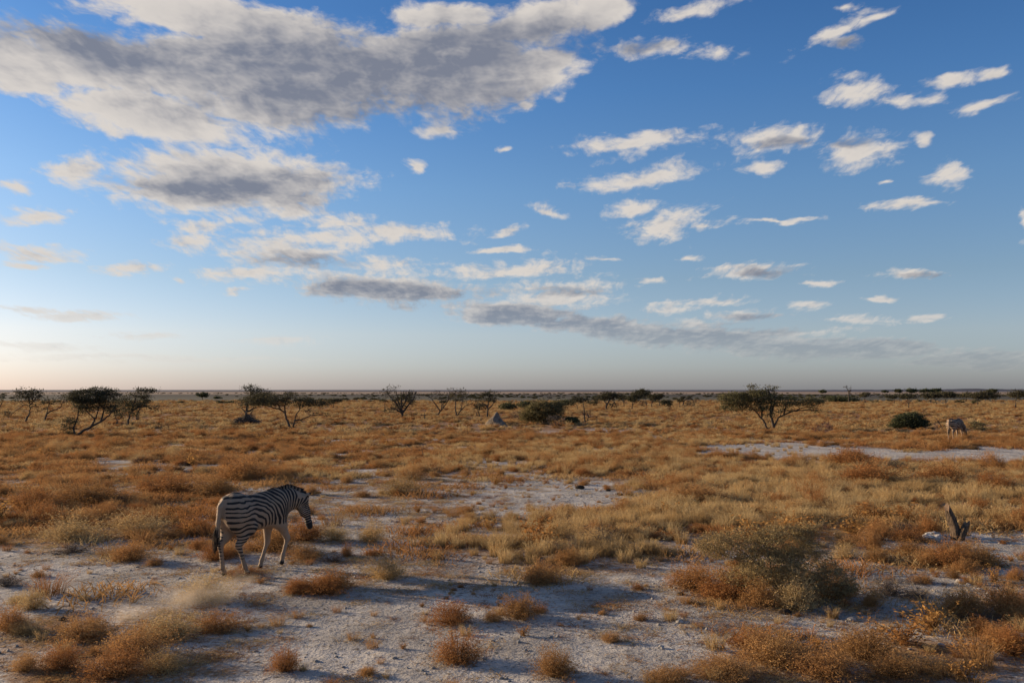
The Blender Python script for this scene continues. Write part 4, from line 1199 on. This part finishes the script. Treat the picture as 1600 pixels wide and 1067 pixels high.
T('bare_bush', 'reddish bare bush right of the large spreading acacia', 'bush', 'bare bushes in the scrub', (1290, 683), [[(1290, 683), (1290, 676)]], [(1290, 668, 14, 9, 1.1), (1276, 672, 8, 5, .5)], None, twig_mat=M_pink, lw=1.4)
T('far_tree', 'tiny dark tree on the pan edge right of the large acacia', 'tree', 'far trees', (1286, 615), [[(1286, 615), (1286, 613)]], [(1286, 611, 5, 2.2, 2.0)], M_green, lw=1)
# --- right
T('bushy_thicket', 'long low dark thicket at the foot of the tall bare tree on the right', 'bush', 'far bushes', (1310, 629), [], [(1307, 623, 14, 4, 1.6), (1325, 625, 16, 4, 1.4)], M_green)
T('thorn_tree', 'tall bare tree with a thin crooked stem sticking above the horizon', 'tree', G_BT, (1326, 630), [[(1326, 630), (1327, 617), (1328, 611), (1325, 604)], [(1327, 616), (1331, 606)], [(1328, 612), (1321, 603)]], [(1325, 606, 7, 4, .45), (1329, 612, 4, 4, .2)], None, lw=2)
A('acacia_tree', 'sloping-topped acacia next to the tall bare tree', 'tree', G_AC, (1352, 629), 613, 1340, 1360, .9)
A('acacia_tree', 'low dark acacia left of the green bush, behind a thin shrub', 'tree', G_AC, (1397, 630), 616, 1385, 1405, 1.1)
T('far_tree', 'tiny dark flag-shaped tree far out left of three round ones', 'tree', 'far trees', (1381, 616), [[(1379, 616), (1379, 613)]], [(1382, 611.5, 5, 1.8, 1.6)], M_green, lw=.8)
A('umbrella_tree', 'umbrella acacia with forked slanting stems above the round bush', 'tree', G_AC, (1419, 638), 615, 1403, 1434, 1.1, n=4, lw=2.4, thickness=.35)
A('umbrella_tree', 'dense umbrella acacia left of a similar wider pair on the right', 'tree', G_AC, (1463, 633), 613, 1441, 1476, 1.5, thickness=.5)
A('umbrella_tree', 'wide flat umbrella acacia with dark dome beside the dense one', 'tree', G_AC, (1478, 631), 612, 1466, 1496, 1.7, thickness=.5)
A('umbrella_tree', 'small umbrella acacia above and right of the grazing zebra', 'tree', G_AC, (1509, 628), 613, 1498, 1519, 1.1)
A('umbrella_tree', 'broad low umbrella acacia near the right edge with crown touching the grass', 'tree', G_AC, (1527, 633), 611, 1512, 1558, 1.4, n=4, thickness=.6)
A('umbrella_tree', 'umbrella acacia on a single stem at the right edge', 'tree', G_AC, (1586, 637), 610, 1572, 1608, 1.4, n=4, lw=2.6, thickness=.4)
for bx_, top_, l_, r_, lab in ((1405, 607.5, 1399, 1410, 'first from the left of the tiny round dark trees on the far flats'), (1424, 607, 1416, 1432, 'second tiny round dark tree on the far flats'),
        (1448, 608.5, 1439, 1458, 'third and lowest tiny dark tree on the far flats'), (1463, 607, 1456, 1471, 'fourth tiny dark tree on the far flats, taller and split'), (1550, 608, 1544, 1558, 'lone tiny dark tree on the far flats toward the right edge')):
    T('far_tree', lab, 'tree', 'far trees', (bx_, 616), [[(bx_, 616), (bx_, 613)]], [((l_ + r_) / 2, (top_ + 613) / 2 + .3, (r_ - l_) / 2, (613 - top_) / 2, 2.0)], M_green, lw=1)
T('round_bush', 'round dark green bush left of the grazing zebra', 'bush', G_BU, (1420, 670), [[(1420, 670), (1418, 660)], [(1421, 669), (1430, 660)]],
  [(1420, 656, 20, 10, 1.8), (1405, 658, 11, 8, 1.5), (1437, 662, 15, 6, 1.7), (1427, 649, 13, 5, 1.0), (1412, 650, 8, 4, .8), (1420, 665, 26, 4, 1.5), (1396, 664, 6, 4, .8)], M_green, lw=2.2, leaves=1.5)
T('dead_branch', 'thin dead branch stuck slantwise in the grass left of the grazing zebra', 'branch', None, (1473, 669), [[(1473, 669), (1467, 659), (1461, 650)], [(1467, 660), (1470, 653)]], [], None, lw=1.5)
T('dead_branch', 'short forked dead branch next to the longer slanting one', 'branch', None, (1464, 669), [[(1464, 669), (1467, 662)], [(1465, 667), (1461, 663)]], [], None, lw=1.3)
T('bare_bush', 'dull grey-green bush right of the grazing zebra', 'bush', 'bare bushes in the scrub', (1528, 673), [], [(1528, 665, 13, 7, 1.4)], M_olive, leaves=.4, twig_mat=M_grey)
T('bare_bush', 'small twiggy brown bush in the scrub above the pale strip on the right', 'bush', 'bare bushes in the scrub', (1404, 738), [[(1404, 738), (1403, 728)]], [(1404, 726, 15, 10, .5)], None, lw=1)
T('bare_bush', 'lone spindly bare sapling in the middle of the rust scrub', 'bush', 'bare bushes in the scrub', (662, 713), [[(662, 713), (660, 706), (659, 701)]], [(660, 700, 11, 5, .35)], None, lw=1.8)
# --- the thorny green bush in the foreground
T('green_thornbush', 'big sprawling grey-green thorn bush in the right foreground with rust scrub at its foot', 'bush', None, (1225, 936),
  [[(1225, 936), (1205, 900), (1170, 868), (1125, 842)], [(1224, 934), (1222, 890), (1230, 850), (1258, 822)], [(1227, 934), (1250, 890), (1275, 870)], [(1222, 930), (1185, 890), (1140, 872), (1105, 862)], [(1226, 932), (1262, 910), (1310, 906)], [(1210, 905), (1200, 865), (1190, 838)]],
  [(1155, 858, 62, 24, .75), (1118, 852, 30, 18, .45), (1225, 850, 50, 30, .8), (1180, 832, 30, 8, .3), (1200, 880, 60, 26, .9), (1262, 885, 50, 34, .65), (1255, 832, 22, 16, .7), (1292, 905, 42, 24, .65), (1240, 915, 60, 18, .8), (1180, 905, 60, 16, .7), (1320, 918, 22, 12, .7)],
  M_thorn, lw=3.4, twigs=1.9, leaves=0.72, lsize=0.0135, twig_mat=M_twig, thick=0.8)
T('bare_bush', 'brown bare thorn twigs standing in the straw grass left of the green thorn bush', 'bush', 'bare bushes in the scrub', (944, 858), [[(944, 858), (942, 830), (938, 800)], [(944, 855), (925, 832), (905, 818)], [(944, 852), (958, 832), (968, 818)], [(944, 855), (935, 838), (902, 836)]],
  [(925, 832, 26, 15, .35), (950, 835, 26, 18, .35), (940, 848, 32, 10, .5)], None, lw=1.6, twig_mat=M_grey, thick=.8)

# ------------------------------------------------------------------ rocks, stump, mound, loose stones
def icosphere(n):
    t = (1 + 5 ** 0.5) / 2
    V = [(-1, t, 0), (1, t, 0), (-1, -t, 0), (1, -t, 0), (0, -1, t), (0, 1, t), (0, -1, -t), (0, 1, -t), (t, 0, -1), (t, 0, 1), (-t, 0, -1), (-t, 0, 1)]
    Fc = [(0, 11, 5), (0, 5, 1), (0, 1, 7), (0, 7, 10), (0, 10, 11), (1, 5, 9), (5, 11, 4), (11, 10, 2), (10, 7, 6), (7, 1, 8), (3, 9, 4), (3, 4, 2), (3, 2, 6), (3, 6, 8), (3, 8, 9), (4, 9, 5), (2, 4, 11), (6, 2, 10), (8, 6, 7), (9, 8, 1)]
    V = [np.array(v) / np.linalg.norm(v) for v in V]
    for _ in range(n):
        mid = {}; F2 = []
        def md(a, b):
            k = (min(a, b), max(a, b))
            if k not in mid:
                p = V[a] + V[b]; V.append(p / np.linalg.norm(p)); mid[k] = len(V) - 1
            return mid[k]
        for a, b, c in Fc:
            x, y, z = md(a, b), md(b, c), md(c, a)
            F2 += [(a, x, z), (b, y, x), (c, z, y), (x, y, z)]
        Fc = F2
    return np.array(V), np.array(Fc)

def rock_mesh(name, seed, size, material, sub=2, rough=0.25, flat=0.0, smooth=False):
    rng = np.random.default_rng(seed)
    V, Fc = icosphere(sub)
    cut = rng.normal(size=(7, 3)); cut /= np.linalg.norm(cut, axis=1)[:, None]
    for c in cut:                                   # broken faces
        k = rng.uniform(0.62, 0.9); dd = V @ c
        V = V - np.maximum(dd - k, 0)[:, None] * c
    o = rng.uniform(0, 50, 3)
    V = V * (1 + rough * (vnoise(V[:, 0] * 2 + o[0] + V[:, 2], V[:, 1] * 2 + o[1] + V[:, 2] * 1.3, seed) * 0.6 + vnoise(V[:, 0] * 6 + o[2], V[:, 1] * 6 + V[:, 2] * 5, seed + 1) * 0.3))[:, None]
    V = V * np.array(size)
    V[:, 2] = np.maximum(V[:, 2], -abs(size[2]) * 0.5)
    V[:, 2] += abs(size[2]) * 0.35
    return mesh(name, V, Fc, material, smooth)

M_stone = mat('pale stone')
_n = noise(coords(), 22.0, 5, 0.65)
surface(mixc(sstep(_n, 0.35, 0.7), (0.26, 0.235, 0.205), (0.52, 0.48, 0.43)), 0.95, 0.1, _n, 0.01)
M_white_rock = mat('white rock')
_n = noise(coords(), 13.0, 6, 0.7)
surface(mixc(sstep(_n, 0.36, 0.56), (0.20, 0.175, 0.15), (0.62, 0.58, 0.52)), 0.95, 0.1, _n, 0.02)
M_dung = mat('dark dung')
surface(mixc(noise(coords(), 30, 4), (0.020, 0.016, 0.013), (0.06, 0.045, 0.034)), 0.95, 0.05)
M_stump = mat('weathered wood')
_c = coords(); _a, _b, _z = sep(_c)
_n = noise(comb(_a * 6, _b * 6, _z * 1.2), 9.0, 5, 0.65)
surface(mixc(sstep(_n, 0.3, 0.7), (0.040, 0.029, 0.022), (0.165, 0.118, 0.082)), 0.9, 0.1, _n, 0.02)
M_break = mat('broken pale wood')
surface(mixc(noise(_c if False else coords(), 40, 3), (0.22, 0.145, 0.095), (0.10, 0.07, 0.05)), 0.9, 0.1)
M_mound = mat('grey termite clay')
_n = noise(coords(), 3.5, 6, 0.65)
surface(mixc(sstep(_n, 0.3, 0.7), (0.135, 0.110, 0.086), (0.225, 0.185, 0.145)), 0.95, 0.05, _n, 0.15)

def prong(parent, P, rad, seed, tipmat=True):
    """a rough broken piece of trunk: ragged rings along P and a splintered slanting break"""
    rng = np.random.default_rng(seed); mb = MB()
    P = np.array(P, float); n = 9; s = 11
    t = np.linspace(0, 1, n); C = np.stack([np.interp(t, np.linspace(0, 1, len(P)), P[:, i]) for i in range(3)], 1)
    r = np.interp(t, np.linspace(0, 1, len(rad)), rad)
    ax = P[-1] - P[0]; ax /= np.linalg.norm(ax)
    a = np.cross(ax, [0.1, 1, 0]); a /= np.linalg.norm(a); b = np.cross(ax, a)
    flut = 1 + 0.16 * rng.normal(size=s)
    th = np.linspace(0, 2 * np.pi, s, endpoint=False)
    rings = []
    for i in range(n):
        rr = r[i] * flut * (1 + 0.06 * rng.normal(size=s))
        ring = C[i] + rr[:, None] * (np.cos(th)[:, None] * a + np.sin(th)[:, None] * b)
        if i == n - 1: ring = ring + ax * (rng.uniform(-0.06, 0.05, s) + 0.04 * np.cos(th + 2.5))[:, None] * r[i] / 0.05
        rings.append(ring)
    V = np.vstack(rings)
    Q = [(i * s + j, i * s + (j + 1) % s, (i + 1) * s + (j + 1) % s, (i + 1) * s + j) for i in range(n - 1) for j in range(s)]
    o = link('prong', mesh('prong', V, Q, M_stump, False), parent)
    top = rings[-1]
    V2 = np.vstack([top, top.mean(0) - ax * 0.01 + rng.normal(0, .004, 3)])
    T2 = [(j, (j + 1) % s, s) for j in range(s)]
    link('broken_end', mesh('broken end', V2, T2, M_break), o)

sx, sy, sz_ = put(1497, 843)
stump = empty('forked_stump', (sx, sy, sz_)); tag(stump, 'broken dead tree stump with two dark prongs, pale splintered top', 'stump')
k = sy / F
prong(stump, [(0, 0, -0.03), (-4 * k, 0.02, 22 * k), (-15 * k, 0.0, 50 * k)], [0.100, 0.086, 0.078, 0.050], 3)
prong(stump, [(1 * k, -0.02, -0.03), (5 * k, -0.05, 12 * k), (12 * k, -0.06, 26 * k)], [0.085, 0.075, 0.055], 4)
rx_, ry_, rz_ = put(1457, 841)
wr = link('white_rock', rock_mesh('white rock', 5, (0.22, 0.13, 0.10), M_white_rock, 3, 0.5)); wr.location = (rx_, ry_, rz_)
tag(wr, 'long white rock lying beside the forked stump', 'rock')

def mound():
    mx_, my_, mz_ = put(775, 665); m = my_ / F
    root = empty('termite_mound', (mx_, my_, mz_)); tag(root, 'grey conical termite mound with sunlit left side in the middle of the plain', 'termite mound')
    n, s = 16, 28
    th = np.linspace(0, 2 * np.pi, s, endpoint=False); t = np.linspace(0, 1, n)
    V = []
    for i, u in enumerate(t):
        r = m * (11.5 * (1 - u) ** 1.7 + 4.6 * (1 - u ** 5) + 0.3)
        w = 1 + 0.34 * vnoise(np.cos(th) * 1.6 + 5, np.sin(th) * 1.6 + u * 2.6, 4) + 0.16 * vnoise(np.cos(th) * 5, np.sin(th) * 5 + u * 9, 5)
        V.append(np.stack([r * w * np.cos(th) + u * 1.2 * m, r * w * np.sin(th), np.full(s, -0.05 + u * 22.5 * m) + 0.4 * m * vnoise(np.cos(th) * 3, np.sin(th) * 3 + u * 5, 6)], 1))
    V = np.vstack(V + [np.array([[1.3 * m, 0, 23 * m]])])
    Q = [(i * s + j, i * s + (j + 1) % s, (i + 1) * s + (j + 1) % s, (i + 1) * s + j) for i in range(n - 1) for j in range(s)]
    T_ = [((n - 1) * s + j, (n - 1) * s + (j + 1) % s, n * s) for j in range(s)]
    link('cone', mesh('mound cone', V, [np.array(Q), np.array(T_)], M_mound, False), root)
    rng = np.random.default_rng(2)
    for i in range(7):
        a = rng.uniform(0, 6.28); me = rock_mesh('clod', 60 + i, (m * rng.uniform(1.5, 3), m * rng.uniform(1.5, 3), m * rng.uniform(.8, 1.6)), M_mound, 1)
        o = link('clod', me, root); o.location = (m * 15 * math.cos(a), m * 15 * math.sin(a), 0)
mound()
dl = T('fallen_branch', 'low dark dead branch on the ground right of the termite mound', 'branch', None, (797, 664), [[(786, 659), (793, 660), (800, 662), (808, 663)]], [(796, 661, 11, 2.2, 1.2)], None, lw=1.8)

STONES = [(1500, 909, 7, 'pale fist-sized stone on the bare ground below the forked stump'), (1513, 913, 4, 'small pale stone right of the fist-sized one'), (1330, 968, 7, 'flat pale stone in the shade right of the thorn bush foot'),
          (1062, 973, 6, 'small stone in the open below the thorn bush, left side'), (1106, 984, 5, 'small pale stone under the thorn bush shadow'), (1033, 1012, 6, 'pale stone near the bottom edge left of the rust scrub'),
          (1262, 929, 5, 'small stone behind the thorn bush foot'), (1545, 926, 5, 'small pale stone left of the right-edge scrub'), (1408, 999, 6, 'pale stone among the golden herbs'), (1470, 1008, 6, 'pale stone right of the golden herbs'), (1402, 945, 5, 'grey stone on the shaded ground'), (1120, 1003, 4, 'tiny stone above the bottom scrub')]
for i, (px, py, w, lab) in enumerate(STONES):
    x, y, z = put(px, py); k = y / F
    o = link('stone', rock_mesh('stone', 20 + i, (w * k, w * k * .8, w * k * .6), M_stone, 2, .3)); o.location = (x, y, z)
    tag(o, lab, 'stone', 'loose stones on the pale ground')
DUNG = [(968, 773, 5, 'dark dung lump on the pale clearing, upper one'), (979, 786, 4, 'dark dung lump on the pale clearing beside the rust scrub'), (951, 767, 4, 'small dark dung lump left of the upper one'), (907, 764, 7, 'dark heap of dung on the pale clearing, left'), (975, 783, 6, 'broad dark dung lump in the clearing'),
        (97, 968, 6, 'dark clod on the bare ground at lower left'), (1227, 958, 9, 'black charred lump below the thorn bush'), (1063, 930, 6, 'dark flat clod left of the thorn bush')]
for i, (px, py, w, lab) in enumerate(DUNG):
    x, y, z = put(px, py); k = y / F
    o = link('dung', rock_mesh('dung', 40 + i, (w * k, w * k, w * k * .55), M_dung, 2, .5)); o.location = (x, y, z)
    tag(o, lab, 'dung', 'dark lumps on the pale ground')

def pebbles():
    rng = np.random.default_rng(12)
    src = [rock_mesh('pebble', 200 + i, (1, rng.uniform(.6, .95), rng.uniform(.45, .7)), M_stone, 1, .3) for i in range(6)]
    x, y = scatter(8.3, 30, 70, rng)
    k = rng.random(len(x)) < smoothstep(-0.6, 0.5, fbm(x * 0.6, y * 0.6, 66, 4))
    x, y = x[k], y[k]
    s = 0.006 + 0.028 * rng.random(len(x)) ** 5
    instancer('gravel', 'small calcrete pebbles strewn over the pale ground', 'gravel', src, np.stack([x, y, terrain(x, y)], 1), rng.uniform(0, 6.28, len(x)), np.stack([s, s, s], 1), rng.integers(0, 6, len(x)))
pebbles()

# ------------------------------------------------------------------ shrubs that stand out one by one
def shrub(meshes, name, i, px, py, w, h, label, cat, group):
    x, y, z = put(px, py); k = y / F
    o = link(name, meshes[i % len(meshes)])
    o.location = (x, y + 0.3 * w * k, z - 0.01); o.rotation_euler = (0, 0, (px * 12.9898 + py * 78.233) % 6.283)
    base_w = 1.0 if name != 'leafy_herb' else 0.8
    if name == 'grass_tussock': base_w = 0.95
    o.scale = (w * k / base_w, w * k / base_w, h * k / (0.80 if name == 'dry_shrub' else 0.95))
    tag(o, label, cat, group)
    return o
G_DS, G_LH, G_GT = 'dry shrubs in the foreground', 'golden leafed herbs', 'straw tussocks'
DS = [
 (705, 980, 94, 42, 'rust dome shrub left of a similar pair on the pale ground, nearest the middle'), (812, 972, 98, 46, 'rust dome shrub right of its twin, shadow stripes behind it'), (770, 974, 40, 22, 'low rust sprig between the two rust domes'),
 (715, 1043, 108, 54, 'large feathery rust shrub below the two rust domes'), (868, 1064, 92, 58, 'feathery rust shrub at the bottom edge right of the large one'), (603, 910, 78, 44, 'tan rounded shrub right of the zebra on the bare ground'),
 (505, 934, 88, 44, 'rust rounded shrub just in front of the zebra'), (302, 946, 108, 48, 'grey tan shrub in the drifting dust behind the zebra'), (40, 955, 62, 40, 'small tan shrub at the far left of the bare strip'),
 (115, 1006, 120, 48, 'rust shrub on the left of the lower left thicket'), (190, 1034, 140, 62, 'biggest rust shrub of the lower left thicket'), (255, 1004, 125, 46, 'tan shrub at the top right of the lower left thicket'), (160, 1066, 130, 54, 'rust shrub at the bottom of the lower left thicket'),
 (330, 992, 100, 34, 'low rust shrub at the right end of the lower left thicket'), (85, 1050, 80, 52, 'small rust shrub at the left of the lower left thicket'), (245, 1052, 90, 36, 'tan shrub low on the right of the lower left thicket'), (6, 990, 70, 52, 'rust shrub cut by the left edge'), (30, 1050, 56, 34, 'small rust tuft near the lower left corner'),
 (440, 1052, 64, 50, 'thin open rust shrub on the pale ground left of the middle'), (572, 1056, 36, 18, 'tiny rust tuft near the bottom edge'),
 (1140, 1066, 120, 44, 'rust shrub at the bottom edge, left end of the lower right scrub'), (1220, 1046, 150, 62, 'broad rust shrub of the lower right scrub'), (1300, 1066, 140, 54, 'rust shrub on the bottom edge of the lower right scrub'), (1365, 1040, 140, 66, 'tall rust shrub in the middle of the lower right scrub'),
 (1475, 1062, 110, 32, 'low rust shrub near the bottom right'), (1528, 970, 84, 50, 'rust shrub left of the right-edge shrub'), (1588, 966, 100, 64, 'big rust shrub at the right edge'), (1596, 1030, 70, 60, 'rust shrub in the bottom right corner'),
 (1246, 958, 86, 62, 'bright straw coloured shrub at the foot of the thorn bush'), (1088, 926, 110, 48, 'rust shrub at the left foot of the thorn bush'), (1150, 944, 130, 56, 'shaded brown shrub under the left of the thorn bush'), (1196, 952, 80, 50, 'rust shrub under the middle of the thorn bush'), (1316, 938, 100, 46, 'dark brown shrub under the right of the thorn bush'),
 (1368, 862, 52, 44, 'orange ball shaped shrub between thorn bush and stump'), (1378, 880, 60, 30, 'low orange shrub in front of the ball shaped one'), (1324, 874, 50, 30, 'small pale tuft right of the thorn bush'), (1432, 874, 74, 34, 'orange shrub left of the stump foot scrub'), (1494, 889, 96, 48, 'bright orange shrub in front of the forked stump'), (1548, 888, 80, 48, 'grey brown shaded shrub right of the orange one by the stump'), (1455, 886, 60, 28, 'low orange shrub in front of the white rock'),
 (1535, 800, 50, 26, 'orange shrub behind the stump on the right'), (470, 850, 84, 44, 'rust shrub just beyond the zebra muzzle'), (520, 848, 56, 30, 'small tan shrub right of the zebra muzzle'), (575, 850, 60, 34, 'tan shrub to the right beyond the zebra, second from it'), (425, 868, 90, 54, 'dark rust shrub behind the zebra belly'), (470, 878, 96, 26, 'low rust shrub under the zebra chest'), (372, 903, 90, 10, 'low rust clump round the zebra hind hooves'), (330, 880, 70, 30, 'low rust tuft left of the zebra hind legs'),
 (540, 872, 24, 26, 'narrow rust sprig right of the zebra on bare ground'), (370, 752, 110, 44, 'dark brown bushy shrub above the zebra back'), (250, 775, 130, 40, 'dense rust shrub left above the zebra rump'), (120, 792, 140, 44, 'dense rust shrub far left above the bare strip'), (30, 800, 100, 44, 'dense rust shrub at the left edge above the bare strip'), (330, 778, 90, 44, 'rust shrub close left of the zebra rump'), (200, 840, 140, 40, 'straw topped shrub row left of the zebra tail'), (90, 850, 120, 40, 'straw topped shrub left end of the row'), (290, 836, 90, 30, 'low rust shrub at the right end of the row'),
 (640, 752, 70, 22, 'low dark topped shrub at the upper edge of the clearing'), (620, 775, 90, 32, 'tan shrub on the left edge of the clearing'), (1090, 790, 120, 40, 'rust brown shrub at the left of the straw meadow'), (1370, 760, 130, 48, 'rust brown shrub inside the straw meadow'), (1490, 760, 120, 46, 'dark rust shrub in the right of the straw meadow'), (1570, 770, 80, 40, 'rust shrub by the right edge of the straw meadow'), (1250, 728, 60, 22, 'rust shrub on the pale strip, left one'), (1340, 734, 110, 38, 'dark topped rust shrub on the lower side of the pale strip'), (1560, 735, 60, 36, 'rust shrub alone on the pale strip near the right edge')]
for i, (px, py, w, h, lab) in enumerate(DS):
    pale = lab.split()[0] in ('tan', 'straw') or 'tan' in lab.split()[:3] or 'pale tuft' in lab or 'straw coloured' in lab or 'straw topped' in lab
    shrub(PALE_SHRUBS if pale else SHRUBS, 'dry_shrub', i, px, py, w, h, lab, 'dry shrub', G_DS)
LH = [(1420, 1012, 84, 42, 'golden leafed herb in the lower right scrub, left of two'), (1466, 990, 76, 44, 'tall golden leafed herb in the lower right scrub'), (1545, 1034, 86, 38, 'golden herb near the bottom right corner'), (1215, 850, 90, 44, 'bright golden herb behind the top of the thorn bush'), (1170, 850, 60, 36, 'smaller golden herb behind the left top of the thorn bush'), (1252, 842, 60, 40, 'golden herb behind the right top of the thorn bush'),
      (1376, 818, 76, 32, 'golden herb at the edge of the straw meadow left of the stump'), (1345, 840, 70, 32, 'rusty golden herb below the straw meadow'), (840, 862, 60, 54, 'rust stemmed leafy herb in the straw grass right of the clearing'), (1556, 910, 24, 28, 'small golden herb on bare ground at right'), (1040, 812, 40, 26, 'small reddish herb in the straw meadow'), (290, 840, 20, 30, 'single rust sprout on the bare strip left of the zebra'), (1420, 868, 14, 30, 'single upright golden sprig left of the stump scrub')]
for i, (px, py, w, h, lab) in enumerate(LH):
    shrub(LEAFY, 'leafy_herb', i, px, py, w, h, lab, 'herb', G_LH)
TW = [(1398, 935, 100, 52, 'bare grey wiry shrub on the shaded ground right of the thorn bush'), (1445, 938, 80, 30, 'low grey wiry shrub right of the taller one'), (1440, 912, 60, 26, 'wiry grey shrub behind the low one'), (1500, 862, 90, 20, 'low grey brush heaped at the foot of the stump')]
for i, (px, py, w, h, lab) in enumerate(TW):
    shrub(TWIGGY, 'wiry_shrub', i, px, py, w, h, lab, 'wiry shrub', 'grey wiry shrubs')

# ------------------------------------------------------------------ dust kicked up by the hooves
def dust():
    m = bpy.data.materials.new('drifting dust'); m.use_nodes = True; X.T = m.node_tree; X.T.nodes.clear()
    c = coords('Object'); n = noise(c, 2.6, 4, 0.6)
    v = X.T.nodes.new('ShaderNodeVolumePrincipled'); v.inputs['Color'].default_value = (0.78, 0.66, 0.54, 1); v.inputs['Anisotropy'].default_value = 0.2
    a = attr('puff') if False else None
    r2 = vadd(coords('Generated'), (-0.5, -0.5, -0.5)); q = X.m('SQRT', vadd(r2, r2, 'DOT_PRODUCT')) * 2.0
    X.put(sstep(q, 1.0, 0.15) * sstep(n, 0.42, 0.66) * 2.6, v.inputs['Density'])
    o_ = X.T.nodes.new('ShaderNodeOutputMaterial'); X.T.links.new(v.outputs[0], o_.inputs['Volume'])
    V, Fc = icosphere(2)
    for px, py, w, h in ((366, 914, 46, 34), (392, 906, 24, 18), (300, 936, 90, 40), (215, 958, 80, 30)):
        x, y, z = put(px, py + h * 0.35); k = y / F
        me = mesh('dust', V * np.array([w * k, w * k * 0.6, h * k * .75]), Fc, m)
        o = link('dust', me); o.location = (x, y, z + h * k * .5)
        tag(o, 'thin cloud of dust drifting behind the walking zebra', 'dust', kind='stuff')
dust()
